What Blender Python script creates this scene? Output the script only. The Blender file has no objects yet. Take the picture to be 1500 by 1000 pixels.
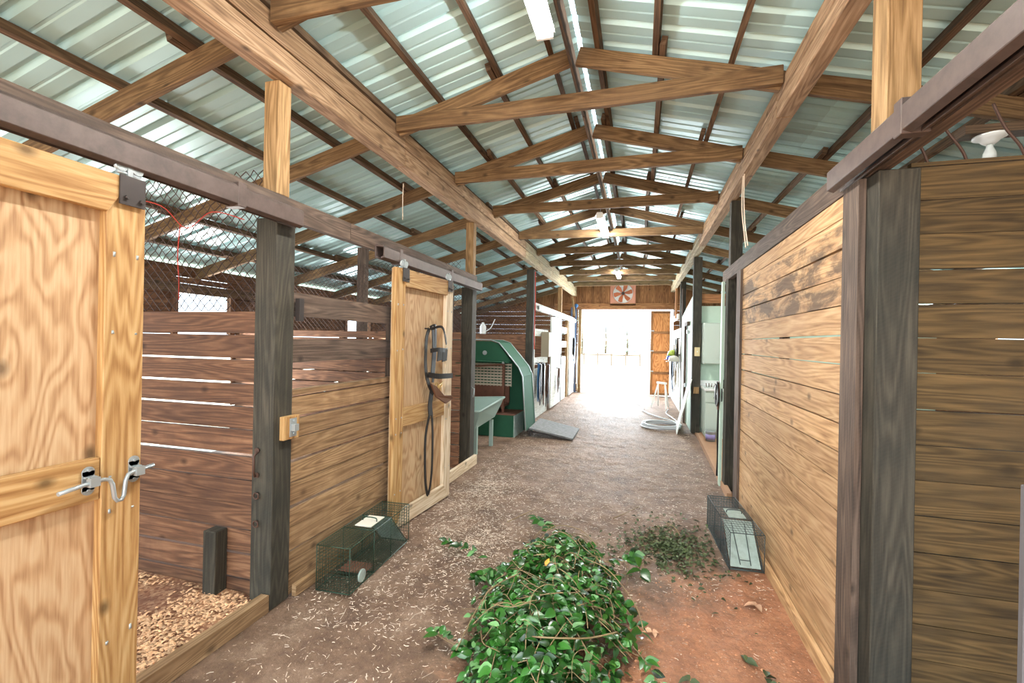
import bpy, math, random
from math import sin, cos, pi, sqrt
from mathutils import Vector, Matrix, noise
random.seed(7)
S = bpy.context.scene
C = S.collection

# ------------------------------------------------------------------ camera, world, lights, exposure
def lin(r, g, b):
    f = lambda c: (c/255/12.92 if c/255 <= 0.04045 else ((c/255+0.055)/1.055)**2.4)
    return (f(r), f(g), f(b), 1)

CAM_H = 1.6
a_, c_ = .2719, .0195
Ry = Matrix(((cos(a_), 0, sin(a_)), (0, 1, 0), (-sin(a_), 0, cos(a_))))
Rz = Matrix(((cos(c_), -sin(c_), 0), (sin(c_), cos(c_), 0), (0, 0, 1)))
Mc = Rz @ Ry                       # columns: world X, -Z, Y seen in camera axes
wx, wz, wy = Mc.col[0], -Mc.col[1], Mc.col[2]
right = Vector((wx[0], wy[0], wz[0])); down = Vector((wx[1], wy[1], wz[1])); fwd = Vector((wx[2], wy[2], wz[2]))
cam = bpy.data.cameras.new('camera'); cam.sensor_width = 36; cam.lens = 670/1500*36; cam.clip_start = .05; cam.clip_end = 400
co = bpy.data.objects.new('camera', cam); C.objects.link(co); S.camera = co
m3 = Matrix((right, -down, -fwd)).transposed()
co.matrix_world = Matrix.Translation((0, 0, CAM_H)) @ m3.to_4x4()

S.view_settings.view_transform = 'Standard'; S.view_settings.look = 'None'
S.view_settings.gamma = 1; S.view_settings.use_curve_mapping = False
S.view_settings.exposure = 0.85
S.cycles.max_bounces = 10; S.cycles.diffuse_bounces = 6; S.cycles.glossy_bounces = 4
S.cycles.sample_clamp_indirect = 8

W = bpy.data.worlds.new('sky'); S.world = W; W.use_nodes = True
bg = W.node_tree.nodes['Background']; bg.inputs[0].default_value = (.72, .88, 1, 1); bg.inputs[1].default_value = 2.3

def light(name, kind, loc, target, energy, color, size=None, size_y=None):
    l = bpy.data.lights.new(name, kind); l.energy = energy; l.color = color
    if kind == 'AREA':
        l.shape = 'RECTANGLE'; l.size = size; l.size_y = size_y or size
    o = bpy.data.objects.new(name, l); C.objects.link(o); o.location = loc
    o.rotation_euler = (Vector(target)-Vector(loc)).to_track_quat('-Z', 'Y').to_euler()
    return o
sun = light('sun', 'SUN', (3, -3.4, 10), (0, 0, 0), 11.0, (1, .95, .86)); sun.data.angle = .01
light('daylight_near_entrance', 'AREA', (-.2, -3.4, 1.7), (-.3, 6, 2.7), 125, (1, .97, .93), 3.4, 3.0)
light('daylight_far_doorway', 'AREA', (-.7, 15.2, 1.45), (-.7, 0, 2.3), 210, (.86, .93, 1), 1.9, 2.3)
light('daylight_left_window', 'AREA', (-5.64, 4.83, 1.93), (-3, 4.3, 1.2), 26, (1, .95, .92), .74, .6)
light('daylight_stall_doorway', 'AREA', (-5.64, 4.6, .78), (-3, 4.3, .9), 36, (1, .95, .92), 1.35, 1.4)
light('daylight_left_bay', 'AREA', (-5.64, 8.35, 1.74), (-2, 7.7, 1.0), 40, (.9, .95, 1), .78, .46)
light('daylight_far_stalls', 'AREA', (-5.64, 11.15, 1.8), (-2, 11.3, 1.0), 40, (.95, .95, 1), .88, .58)
light('daylight_right_room', 'AREA', (4.64, 7.2, 1.8), (1, 7.8, 1.2), 34, (.95, 1, .97), 1.15, .78)
light('daylight_stall_window', 'AREA', (-5.64, .85, 1.8), (-3, 1.6, .8), 26, (1, .95, .93), .9, .6)

# ------------------------------------------------------------------ materials
def newmat(name):
    m = bpy.data.materials.new(name); m.use_nodes = True
    nt = m.node_tree; b = nt.nodes['Principled BSDF']
    return m, nt, b
def N(nt, t, **kw):
    n = nt.nodes.new(t)
    for k, v in kw.items(): setattr(n, k, v)
    return n
def math_(nt, op, a, b=None, clamp=False):
    n = N(nt, 'ShaderNodeMath', operation=op); n.use_clamp = clamp
    for i, x in enumerate((a, b)):
        if x is None: continue
        if isinstance(x, (int, float)): n.inputs[i].default_value = x
        else: nt.links.new(x, n.inputs[i])
    return n.outputs[0]
def mixc(nt, fac, a, b, blend='MIX'):
    n = N(nt, 'ShaderNodeMix', data_type='RGBA', blend_type=blend)
    for i, x in ((0, fac), (6, a), (7, b)):
        if isinstance(x, (int, float)): n.inputs[i].default_value = x
        elif isinstance(x, tuple): n.inputs[i].default_value = x
        else: nt.links.new(x, n.inputs[i])
    return n.outputs[2]
def ramp(nt, x, stops):
    n = N(nt, 'ShaderNodeValToRGB'); e = n.color_ramp.elements
    while len(e) < len(stops): e.new(.5)
    for i, (p, c) in enumerate(stops):
        e[i].position = p; e[i].color = c if isinstance(c, tuple) else (c, c, c, 1)
    nt.links.new(x, n.inputs[0]); return n.outputs[0]
def noise_(nt, vec, scale, detail=4, rough=.55, dist=0):
    n = N(nt, 'ShaderNodeTexNoise'); n.inputs['Scale'].default_value = scale; n.inputs['Detail'].default_value = detail
    n.inputs['Roughness'].default_value = rough; n.inputs['Distortion'].default_value = dist
    nt.links.new(vec, n.inputs['Vector']); return n.outputs['Fac']
def mapping(nt, vec, scale):
    n = N(nt, 'ShaderNodeMapping'); n.inputs['Scale'].default_value = scale; nt.links.new(vec, n.inputs[0]); return n.outputs[0]

def wood(name, light_c, mid_c, dark_c, rough=.75, vary=.35, knots=.5, dirt=None, dirt_amt=.4, rings=.2, ply=False, saw=0, bump=.25, stain=None, stain_z=None):
    m, nt, b = newmat(name)
    uv = N(nt, 'ShaderNodeTexCoord').outputs['UV']
    pos = N(nt, 'ShaderNodeNewGeometry').outputs['Position']
    at = N(nt, 'ShaderNodeAttribute', attribute_name='rnd').outputs['Fac']
    if ply:
        warp = noise_(nt, mapping(nt, uv, (.55, 2.0, 1)), 1.6, 3, .5, .3)
        g1 = math_(nt, 'SINE', math_(nt, 'MULTIPLY', warp, 105.0))
        g1 = math_(nt, 'POWER', math_(nt, 'MULTIPLY', math_(nt, 'ADD', g1, 1), .5), 1.6)
        fine = noise_(nt, mapping(nt, uv, (5, 110, 1)), 1, 5)
        g = math_(nt, 'ADD', math_(nt, 'MULTIPLY', g1, .24), math_(nt, 'MULTIPLY', fine, .62))
    else:
        coarse = noise_(nt, mapping(nt, uv, (1.6, 26, 1)), 1, 6, .68, .35)
        fine = noise_(nt, mapping(nt, uv, (7, 150, 1)), 1, 4)
        warp = noise_(nt, mapping(nt, uv, (.45, 5.5, 1)), 1.2, 2, .45)
        ring = math_(nt, 'SINE', math_(nt, 'MULTIPLY', warp, 110))
        ring = math_(nt, 'MULTIPLY', math_(nt, 'ADD', ring, 1), .5)
        g = math_(nt, 'ADD', math_(nt, 'MULTIPLY', coarse, 1-rings), math_(nt, 'MULTIPLY', ring, rings))
        g = math_(nt, 'ADD', math_(nt, 'MULTIPLY', g, .75), math_(nt, 'MULTIPLY', fine, .25))
    col = ramp(nt, g, [(.33, light_c), (.5, mid_c), (.69, dark_c)] if not ply else [(.25, light_c), (.45, mid_c), (.72, dark_c)])
    # knots
    vo = N(nt, 'ShaderNodeTexVoronoi', voronoi_dimensions='2D'); vo.inputs['Scale'].default_value = 1
    nt.links.new(mapping(nt, uv, (3.2, 4.6, 1)), vo.inputs['Vector'])
    sel = math_(nt, 'GREATER_THAN', N(nt, 'ShaderNodeSeparateColor').outputs[0], 1-knots)
    sc = sel.node.inputs[0].links[0].from_node; nt.links.new(vo.outputs['Color'], sc.inputs[0])
    kd = ramp(nt, vo.outputs['Distance'], [(.03, 1.0), (.075, .55), (.13, 0.0)])
    kf = math_(nt, 'MULTIPLY', kd, sel)
    kcol = tuple(x*.28 for x in mid_c[:3])+(1,)
    col = mixc(nt, math_(nt, 'MULTIPLY', kf, .85), col, kcol)
    # board to board change
    v = math_(nt, 'ADD', math_(nt, 'MULTIPLY', at, vary*2), 1-vary)
    hsv = N(nt, 'ShaderNodeHueSaturation'); nt.links.new(v, hsv.inputs['Value']); nt.links.new(col, hsv.inputs['Color'])
    hsv.inputs['Saturation'].default_value = 1
    col = hsv.outputs[0]
    if dirt:
        d = noise_(nt, pos, 2.3, 6, .65, .4)
        d = ramp(nt, d, [(.42, 0.0), (.66, 1.0)])
        col = mixc(nt, math_(nt, 'MULTIPLY', d, dirt_amt), col, dirt)
    if saw:
        w = N(nt, 'ShaderNodeTexWave', wave_type='BANDS', bands_direction='DIAGONAL'); w.inputs['Scale'].default_value = 22; w.inputs['Distortion'].default_value = 4
        nt.links.new(mapping(nt, uv, (1.6, 1, 1)), w.inputs['Vector'])
        col = mixc(nt, math_(nt, 'MULTIPLY', w.outputs['Fac'], saw), col, light_c)
    if stain:
        sp = N(nt, 'ShaderNodeSeparateXYZ'); nt.links.new(pos, sp.inputs[0])
        n_ = ramp(nt, noise_(nt, mapping(nt, pos, (3, 2.2, 7)), 1, 6, .7, .5), [(.44, 0.0), (.56, 1.0)])
        lo = math_(nt, 'GREATER_THAN', sp.outputs[2], stain_z[0]); hi = math_(nt, 'LESS_THAN', sp.outputs[2], stain_z[1])
        f = math_(nt, 'MULTIPLY', math_(nt, 'MULTIPLY', n_, lo), hi)
        col = mixc(nt, math_(nt, 'MULTIPLY', f, .8), col, stain)
    nt.links.new(col, b.inputs['Base Color']); b.inputs['Roughness'].default_value = rough
    b.inputs['Specular IOR Level'].default_value = .3
    bp = N(nt, 'ShaderNodeBump'); bp.inputs['Strength'].default_value = bump; bp.inputs['Distance'].default_value = .004
    nt.links.new(g, bp.inputs['Height']); nt.links.new(bp.outputs[0], b.inputs['Normal'])
    return m

def plain(name, col, rough=.6, metal=0, vary=.0, mottled=0, mot_col=None, mot_scale=8, emit=0, spec=.5):
    m, nt, b = newmat(name)
    c = col
    if mottled:
        pos = N(nt, 'ShaderNodeNewGeometry').outputs['Position']
        f = ramp(nt, noise_(nt, pos, mot_scale, 6, .65), [(.4, 0.0), (.68, 1.0)])
        c = mixc(nt, math_(nt, 'MULTIPLY', f, mottled), col, mot_col or tuple(x*.4 for x in col[:3])+(1,))
    if vary:
        at = N(nt, 'ShaderNodeAttribute', attribute_name='rnd').outputs['Fac']
        hsv = N(nt, 'ShaderNodeHueSaturation')
        nt.links.new(math_(nt, 'ADD', math_(nt, 'MULTIPLY', at, vary*2), 1-vary), hsv.inputs['Value'])
        if isinstance(c, tuple): hsv.inputs['Color'].default_value = c
        else: nt.links.new(c, hsv.inputs['Color'])
        c = hsv.outputs[0]
    if isinstance(c, tuple): b.inputs['Base Color'].default_value = c
    else: nt.links.new(c, b.inputs['Base Color'])
    b.inputs['Roughness'].default_value = rough; b.inputs['Metallic'].default_value = metal; b.inputs['Specular IOR Level'].default_value = spec
    if emit:
        b.inputs['Emission Color'].default_value = col; b.inputs['Emission Strength'].default_value = emit
    return m

M = {}
M['pine'] = wood('new_pine', lin(196, 164, 116), lin(176, 138, 88), lin(138, 96, 54), rough=.6, vary=.07, knots=.35, rings=.25)
M['ply'] = wood('plywood', lin(198, 170, 134), lin(182, 148, 110), lin(144, 106, 74), rough=.6, vary=.03, knots=.26, ply=True)
M['pine_white'] = wood('whitened_pine', lin(232, 218, 196), lin(215, 195, 165), lin(170, 140, 105), rough=.65, vary=.1, knots=.2)
M['low_wall'] = wood('stall_boards', lin(184, 154, 118), lin(152, 122, 88), lin(102, 78, 54), vary=.2, knots=.25, dirt=lin(112, 84, 60), dirt_amt=.5)
M['partition'] = wood('old_stall_boards', lin(146, 108, 80), lin(114, 80, 58), lin(72, 50, 38), vary=.2, knots=.2, dirt=lin(80, 58, 48), dirt_amt=.5)
M['right_wall'] = wood('oak_boards', lin(214, 180, 138), lin(190, 152, 108), lin(142, 104, 68), vary=.12, knots=.22, dirt=lin(176, 140, 108), dirt_amt=.35, stain=lin(76, 62, 50), stain_z=(1.8, 2.19))
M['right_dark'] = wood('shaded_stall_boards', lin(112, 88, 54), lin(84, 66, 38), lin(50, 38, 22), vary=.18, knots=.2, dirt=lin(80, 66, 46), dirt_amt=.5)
M['post'] = wood('creosote_post', lin(80, 75, 64), lin(62, 58, 49), lin(42, 40, 34), vary=.1, knots=.08, dirt=lin(34, 38, 34), dirt_amt=.6, saw=.06, bump=.4)
M['post_brown'] = wood('grey_brown_board', lin(122, 104, 90), lin(92, 76, 65), lin(50, 41, 36), vary=.12, knots=.15, dirt=lin(70, 62, 56), dirt_amt=.5, saw=.05)
M['post_new'] = wood('newer_post', lin(176, 144, 104), lin(142, 112, 74), lin(100, 76, 48), vary=.1, knots=.25)
M['beam'] = wood('loft_girder', lin(192, 164, 134), lin(160, 130, 100), lin(104, 80, 60), vary=.12, knots=.6, dirt=lin(120, 96, 72), dirt_amt=.35)
M['beam_grey'] = wood('weathered_girder', lin(198, 182, 150), lin(170, 150, 116), lin(112, 94, 68), vary=.12, knots=.4, dirt=lin(150, 152, 128), dirt_amt=.45)
M['truss'] = wood('truss_wood', lin(158, 128, 92), lin(124, 98, 68), lin(80, 60, 40), vary=.22, knots=.4, dirt=lin(90, 66, 44), dirt_amt=.5)
M['purlin'] = wood('purlin_wood', lin(122, 98, 76), lin(94, 74, 56), lin(58, 44, 34), vary=.3, knots=.3)
M['gable'] = wood('gable_boards', lin(170, 124, 84), lin(142, 98, 62), lin(96, 62, 40), vary=.25, knots=.2)
M['white_board'] = wood('whitewashed_board', lin(236, 238, 232), lin(222, 226, 220), lin(182, 182, 172), vary=.06, knots=.1, dirt=lin(170, 150, 130), dirt_amt=.35)
M['track'] = plain('brown_track_metal', lin(92, 78, 72), .5, .2, mottled=.7, mot_col=lin(62, 52, 48), mot_scale=14)
M['roof'] = plain('galvanised_sheet', lin(184, 222, 227), .34, .15, vary=.16)
M['galv'] = plain('galvanised_steel', lin(168, 176, 178), .38, .45)
M['black_metal'] = plain('blackened_steel', lin(66, 60, 58), .5, .5)
M['wire'] = plain('rusty_chain_link', lin(70, 54, 50), .6, .3)
M['cage_green'] = plain('green_coated_wire', lin(44, 70, 54), .45, .3)
M['cage_grey'] = plain('galvanised_wire', lin(70, 80, 80), .5, .3)
M['plate'] = plain('galvanised_trap_plate', lin(176, 196, 190), .5, .3, mottled=.5, mot_col=lin(126, 140, 128), mot_scale=18)
M['leather'] = plain('dark_leather', lin(30, 25, 23), .5, spec=.3)
M['leather_br'] = plain('brown_leather', lin(96, 62, 42), .5)
M['blue'] = plain('blue_nylon', lin(52, 104, 150), .6)
M['red'] = plain('red_nylon', lin(190, 54, 36), .6)
M['brass'] = plain('brass', lin(196, 166, 96), .35, .9)
M['white_metal'] = plain('white_enamel', lin(236, 238, 236), .4)
M['tube'] = plain('lit_tube', (1, .97, .92, 1), .4, emit=110)
M['green_paint'] = plain('green_paint', lin(24, 84, 58), .75, 0, mottled=.35, mot_col=lin(18, 72, 48), mot_scale=6)
M['rust_dark'] = plain('dark_rust', lin(84, 62, 52), .6, .4)
M['rust'] = plain('rusty_brown', lin(128, 84, 66), .7, mottled=.5, mot_col=lin(84, 56, 46), mot_scale=9)
M['pale_green'] = plain('pale_green_plastic', lin(150, 172, 164), .45)
M['rubber'] = plain('grey_ramp_rubber', lin(112, 112, 112), .8, mottled=.4, mot_col=lin(170, 170, 170), mot_scale=20)
M['grid'] = plain('cream_grid', lin(212, 206, 186), .6)
M['hose'] = plain('pale_hose', lin(200, 204, 208), .4)
M['leaf'] = plain('vine_leaf', lin(40, 88, 28), .3, vary=.75, spec=.6)
M['leaf_pale'] = plain('pale_leaf_underside', lin(100, 148, 88), .5, vary=.3)
M['leaf_dry'] = plain('dry_leaf', lin(206, 164, 132), .7, vary=.3)
M['leaf_wilt'] = plain('wilted_leaf', lin(74, 88, 52), .6, vary=.5)
M['stem'] = plain('vine_stem', lin(140, 118, 84), .6, vary=.3)
M['straw'] = plain('straw', lin(232, 216, 196), .6, vary=.3)
M['shaving'] = plain('wood_shaving', lin(218, 176, 136), .7, vary=.35)
M['stone'] = plain('red_clay_stone', lin(196, 140, 104), .8, vary=.3)
M['ivory'] = plain('ivory_plastic', lin(226, 208, 160), .4)
M['cabinet'] = plain('mint_white_cabinet', lin(196, 210, 198), .45, mottled=.2, mot_col=lin(188, 206, 192), mot_scale=4)
M['mint_wall'] = plain('mint_wall_paint', lin(190, 212, 194), .6, mottled=.25, mot_col=lin(150, 182, 158), mot_scale=3)
M['steel_blue'] = plain('blue_grey_metal', lin(90, 110, 140), .4, .4)
M['grey_plastic'] = plain('pale_grey_plastic', lin(112, 110, 112), .5)
M['glass_bulb'] = plain('frosted_bulb', lin(214, 220, 216), .25)
M['concrete'] = plain('dusty_concrete', lin(176, 136, 104), .85, mottled=.4, mot_col=lin(150, 112, 84), mot_scale=5)
M['foliage'] = plain('haze_paled_foliage', lin(168, 200, 190), .7, vary=.4)  # leaf colour paled to put the doorway glare and haze into it
M['bark'] = plain('bark', lin(96, 84, 72), .9)
M['field'] = plain('sunlit_field', lin(222, 220, 204), .9, mottled=.3, mot_col=lin(200, 206, 178), mot_scale=.6)
M['yard'] = plain('low_bounce_yard_earth', lin(150, 124, 100), .9, mottled=.3, mot_col=lin(120, 120, 84), mot_scale=.6)
M['paper'] = plain('white_label', lin(232, 228, 214), .6)
M['bottle'] = plain('brown_bottle', lin(96, 52, 36), .3)

def floor_mat():
    m, nt, b = newmat('barn_dirt')
    pos = N(nt, 'ShaderNodeNewGeometry').outputs['Position']
    n1 = noise_(nt, pos, 3.5, 8, .7, .3); n2 = noise_(nt, pos, 34, 6, .7)
    base = ramp(nt, n1, [(.3, lin(98, 76, 60)), (.5, lin(132, 106, 86)), (.72, lin(170, 144, 122))])
    red = ramp(nt, noise_(nt, pos, 6, 8, .7), [(.3, lin(158, 106, 76)), (.55, lin(190, 132, 96)), (.78, lin(214, 164, 126))])
    sp = N(nt, 'ShaderNodeSeparateXYZ'); nt.links.new(pos, sp.inputs[0])
    # bare red clay shows towards the near right; the edge is ragged
    e = math_(nt, 'SUBTRACT', math_(nt, 'ADD', math_(nt, 'MULTIPLY', sp.outputs[0], 1.1), 3.1), sp.outputs[1])
    e = math_(nt, 'ADD', e, math_(nt, 'MULTIPLY', math_(nt, 'SUBTRACT', n1, .5), 2.5))
    f = ramp(nt, math_(nt, 'MULTIPLY', e, .9), [(0, 0.0), (.6, 1.0)])
    col = mixc(nt, f, base, red)
    col = mixc(nt, ramp(nt, n2, [(.35, .35), (.6, 0.0)]), col, lin(84, 60, 50))
    col = mixc(nt, ramp(nt, noise_(nt, pos, 60, 3), [(.62, 0.0), (.72, .7)]), col, lin(206, 180, 158))
    nt.links.new(col, b.inputs['Base Color']); b.inputs['Roughness'].default_value = .62
    b.inputs['Specular IOR Level'].default_value = .3
    bp = N(nt, 'ShaderNodeBump'); bp.inputs['Strength'].default_value = 1; bp.inputs['Distance'].default_value = .035
    nt.links.new(math_(nt, 'ADD', n1, math_(nt, 'MULTIPLY', n2, .5)), bp.inputs['Height']); nt.links.new(bp.outputs[0], b.inputs['Normal'])
    return m
M['dirt'] = floor_mat()
def bed_mat():
    m, nt, b = newmat('bedding')
    pos = N(nt, 'ShaderNodeNewGeometry').outputs['Position']
    v = N(nt, 'ShaderNodeTexVoronoi'); v.inputs['Scale'].default_value = 60; nt.links.new(pos, v.inputs['Vector'])
    c = ramp(nt, v.outputs['Color'], [(.1, lin(120, 76, 52)), (.5, lin(176, 128, 92)), (.9, lin(222, 184, 146))])
    c = mixc(nt, ramp(nt, noise_(nt, pos, 2.2, 5), [(.45, 0.0), (.62, .85)]), c, lin(96, 60, 46))
    nt.links.new(c, b.inputs['Base Color']); b.inputs['Roughness'].default_value = .9
    return m
M['bedding'] = bed_mat()

# ------------------------------------------------------------------ mesh building
class MB:
    def __init__(s): s.v = []; s.f = []; s.uv = []; s.r = []; s.sm = []
    def face(s, idx, uvs, r, smooth=False): s.f.append(idx); s.uv.append(uvs); s.r.append(r); s.sm.append(smooth)
    def bar(s, p0, p1, w, h, up=(0, 0, 1), r=None, wob=0, seg=1, ends=None):
        """box from p0 to p1; w sideways, h along up; wob bends it a little"""
        p0 = Vector(p0); p1 = Vector(p1); d = p1-p0; L = d.length; d = d.normalized(); up = Vector(up)
        sd = d.cross(up).normalized(); u = sd.cross(d).normalized()
        r = random.random() if r is None else r
        ou, ov = random.random()*40, random.random()*40
        if wob: seg = max(seg, 6)
        rings = []; ph = random.random()*9
        for i in range(seg+1):
            t = i/seg; c = p0+d*L*t
            e = [0]*4
            if wob:
                c = c+u*wob*sin(ph+t*5)*.6; e = [wob*random.uniform(-.35, .35) for _ in range(4)]
            b = len(s.v)
            for k, (a, q) in enumerate(((-1, -1), (1, -1), (1, 1), (-1, 1))):
                s.v.append(c+sd*a*w/2+u*(q*h/2+e[k]))
            rings.append(b)
        vv = [0, w, w+h, 2*w+h, 2*w+2*h]
        for i in range(seg):
            a, b = rings[i], rings[i+1]; u0, u1 = L*i/seg+ou, L*(i+1)/seg+ou
            for k in range(4):
                k2 = (k+1) % 4
                s.face((a+k, a+k2, b+k2, b+k), ((u0, vv[k]+ov), (u0, vv[k+1]+ov), (u1, vv[k+1]+ov), (u1, vv[k]+ov)), r)
        a, b = rings[0], rings[-1]
        s.face((a+3, a+2, a+1, a), ((ou, ov), (ou+.01, ov), (ou+.01, ov+h), (ou, ov+h)), r)
        s.face((b, b+1, b+2, b+3), ((ou, ov), (ou+.01, ov), (ou+.01, ov+h), (ou, ov+h)), r)
        return s
    def box(s, x0, x1, y0, y1, z0, z1, r=None):
        dx, dy, dz = x1-x0, y1-y0, z1-z0; cx, cy, cz = (x0+x1)/2, (y0+y1)/2, (z0+z1)/2
        if dx >= dy and dx >= dz: return s.bar((x0, cy, cz), (x1, cy, cz), dy, dz, r=r)
        if dy >= dz: return s.bar((cx, y0, cz), (cx, y1, cz), dx, dz, r=r)
        return s.bar((cx, cy, z0), (cx, cy, z1), dy, dx, up=(1, 0, 0), r=r)
    def poly(s, pts, r=None, smooth=False):
        b = len(s.v); r = random.random() if r is None else r
        for p in pts: s.v.append(Vector(p))
        n = len(pts); s.face(tuple(range(b, b+n)), tuple((p[0], p[1]+p[2]) for p in pts), r, smooth)
    def prism(s, pts, off, r=None):
        """closed polygon swept by off"""
        off = Vector(off); b = len(s.v); n = len(pts); r = random.random() if r is None else r
        for p in pts: s.v.append(Vector(p))
        for p in pts: s.v.append(Vector(p)+off)
        s.face(tuple(range(b+n-1, b-1, -1)), tuple((pts[i][0]+pts[i][1], pts[i][2]) for i in range(n-1, -1, -1)), r)
        s.face(tuple(range(b+n, b+2*n)), tuple((p[0]+p[1], p[2]) for p in pts), r)
        for i in range(n):
            j = (i+1) % n; s.face((b+i, b+j, b+n+j, b+n+i), ((0, i*.1), (0, i*.1+.1), (off.length, i*.1+.1), (off.length, i*.1)), r)
    def tube(s, pts, rad, n=6, closed=False, r=None, flat=None):
        pts = [Vector(p) for p in pts]; r = random.random() if r is None else r; m = len(pts); rings = []
        prev = None
        for i, p in enumerate(pts):
            if closed: t = pts[(i+1) % m]-pts[i-1]
            else: t = pts[min(i+1, m-1)]-pts[max(i-1, 0)]
            if t.length < 1e-9: t = Vector((0, 0, 1))
            t.normalize()
            if prev is None: a = t.orthogonal().normalized() if flat is None else (Vector(flat)-t*t.dot(Vector(flat))).normalized()
            else: a = (prev-t*prev.dot(t)).normalized() if flat is None else (Vector(flat)-t*t.dot(Vector(flat))).normalized()
            prev = a; c = t.cross(a); b = len(s.v)
            R = rad[i] if isinstance(rad, (list, tuple)) and not isinstance(rad, tuple) else rad
            ra, rb = (R if isinstance(R, tuple) else (R, R))
            for k in range(n):
                g = 2*pi*(k+.5)/n; s.v.append(p+a*cos(g)*ra+c*sin(g)*rb)
            rings.append(b)
        for i in range(m if closed else m-1):
            a, b = rings[i], rings[(i+1) % m]
            for k in range(n):
                k2 = (k+1) % n; s.face((a+k, a+k2, b+k2, b+k), ((i*.1, k*.02), (i*.1, k*.02+.02), (i*.1+.1, k*.02+.02), (i*.1+.1, k*.02)), r, n > 4)
        if not closed:
            s.face(tuple(rings[0]+k for k in range(n-1, -1, -1)), tuple((0, 0) for _ in range(n)), r)
            s.face(tuple(rings[-1]+k for k in range(n)), tuple((0, 0) for _ in range(n)), r)
    def lathe(s, prof, c, n=20, axis='z', r=.5):
        """prof = [(radius, height)...]"""
        c = Vector(c); rings = []
        for (R, h) in prof:
            b = len(s.v)
            for k in range(n):
                g = 2*pi*k/n; q = (R*cos(g), R*sin(g), h)
                if axis == 'y': q = (q[0], q[2], q[1])
                if axis == 'x': q = (q[2], q[0], q[1])
                s.v.append(c+Vector(q))
            rings.append(b)
        for i in range(len(rings)-1):
            a, b = rings[i], rings[i+1]
            for k in range(n):
                k2 = (k+1) % n; s.face((a+k, a+k2, b+k2, b+k), ((0, 0), (0, 0), (0, 0), (0, 0)), r, True)
        s.face(tuple(rings[0]+k for k in range(n-1, -1, -1)), ((0, 0),)*n, r)
        s.face(tuple(rings[-1]+k for k in range(n)), ((0, 0),)*n, r)
    def seg(s, p, q, rad, r=.5):
        """cheap three-sided wire"""
        p, q = Vector(p), Vector(q); t = (q-p).normalized(); a = t.orthogonal().normalized(); c = t.cross(a); b = len(s.v)
        for e in (p, q):
            for k in range(3):
                g = 2*pi*k/3; s.v.append(e+(a*cos(g)+c*sin(g))*rad)
        for k in range(3):
            k2 = (k+1) % 3; s.face((b+k, b+k2, b+3+k2, b+3+k), ((0, 0),)*4, r, True)
    def leaf(s, p, d, nrm, L, Wd, r=None, fold=.15):
        p = Vector(p); d = Vector(d).normalized(); nrm = Vector(nrm); sd = d.cross(nrm).normalized(); nn = sd.cross(d).normalized()
        r = random.random() if r is None else r; b = len(s.v)
        prof = ((0, 0), (.2, .4), (.45, .5), (.75, .3), (1, 0))
        idx = []
        for t, w in prof:
            mid = p+d*L*t-nn*L*.12*t*t*2
            s.v.append(mid); s.v.append(mid+sd*w*Wd+nn*w*Wd*fold*2); s.v.append(mid-sd*w*Wd+nn*w*Wd*fold*2)
        for i in range(4):
            a, c = b+3*i, b+3*i+3
            s.face((a, a+1, c+1, c), ((0, 0),)*4, r, True); s.face((a, c, c+2, a+2), ((0, 0),)*4, r, True)

ORG = {}
def build(name, mb, mat, parent=None, bevel=0, origin=None):
    me = bpy.data.meshes.new(name)
    vs = mb.v
    if parent is not None: org = ORG.get(parent.name, Vector((0, 0, 0)))
    elif origin is not None: org = Vector(origin)
    else:
        xs = [v.x for v in vs]; ys = [v.y for v in vs]; zs = [v.z for v in vs]
        org = Vector(((min(xs)+max(xs))/2, (min(ys)+max(ys))/2, min(zs)))
    me.from_pydata([tuple(v-org) for v in vs], [], mb.f)
    uvl = me.uv_layers.new(name='UVMap'); buf = []
    for q in mb.uv:
        for a in q: buf.extend((a[0], a[1]))
    uvl.data.foreach_set('uv', buf)
    at = me.attributes.new('rnd', 'FLOAT', 'FACE'); at.data.foreach_set('value', mb.r)
    me.polygons.foreach_set('use_smooth', mb.sm)
    for mt in (mat if isinstance(mat, (list, tuple)) else [mat]): me.materials.append(mt)
    me.validate(); me.update()
    o = bpy.data.objects.new(name, me); C.objects.link(o)
    if parent is not None: o.parent = parent; ORG[o.name] = org
    else: o.location = org; ORG[o.name] = org
    if bevel:
        m = o.modifiers.new('bevel', 'BEVEL'); m.width = bevel; m.segments = 1; m.limit_method = 'ANGLE'
    return o
def tag(o, label, cat, group=None, kind=None):
    o['label'] = label; o['category'] = cat
    if group: o['group'] = group
    if kind: o['kind'] = kind
    return o
def thing(name, loc, label, cat, group=None):
    o = bpy.data.objects.new(name, None); o.empty_display_size = .1; C.objects.link(o); o.location = loc; ORG[o.name] = Vector(loc)
    return tag(o, label, cat, group)
def struct(name, mb, mat, **kw):
    o = build(name, mb, mat, **kw); o['kind'] = 'structure'; return o
def plabel(o, t): o['label'] = t; return o
ORD = ['nearest', 'second', 'third', 'fourth', 'fifth', 'sixth', 'seventh', 'eighth', 'ninth', 'tenth', 'eleventh', 'twelfth', 'thirteenth']

# ------------------------------------------------------------------ measures of the barn
RX, RZ, SL = -.52, 3.85, .27            # ridge: x, rafter-top z, slope
def rtop(x): return RZ-SL*abs(x-RX)
Y0, YB = -1.2, 15.0                      # open near end, back gable
XL, XR = -5.7, 4.7
LA, RA = -2.05, .93                      # aisle faces of the posts
POSTY = [2.2, 5.45, 8.9, 12.3]

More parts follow.
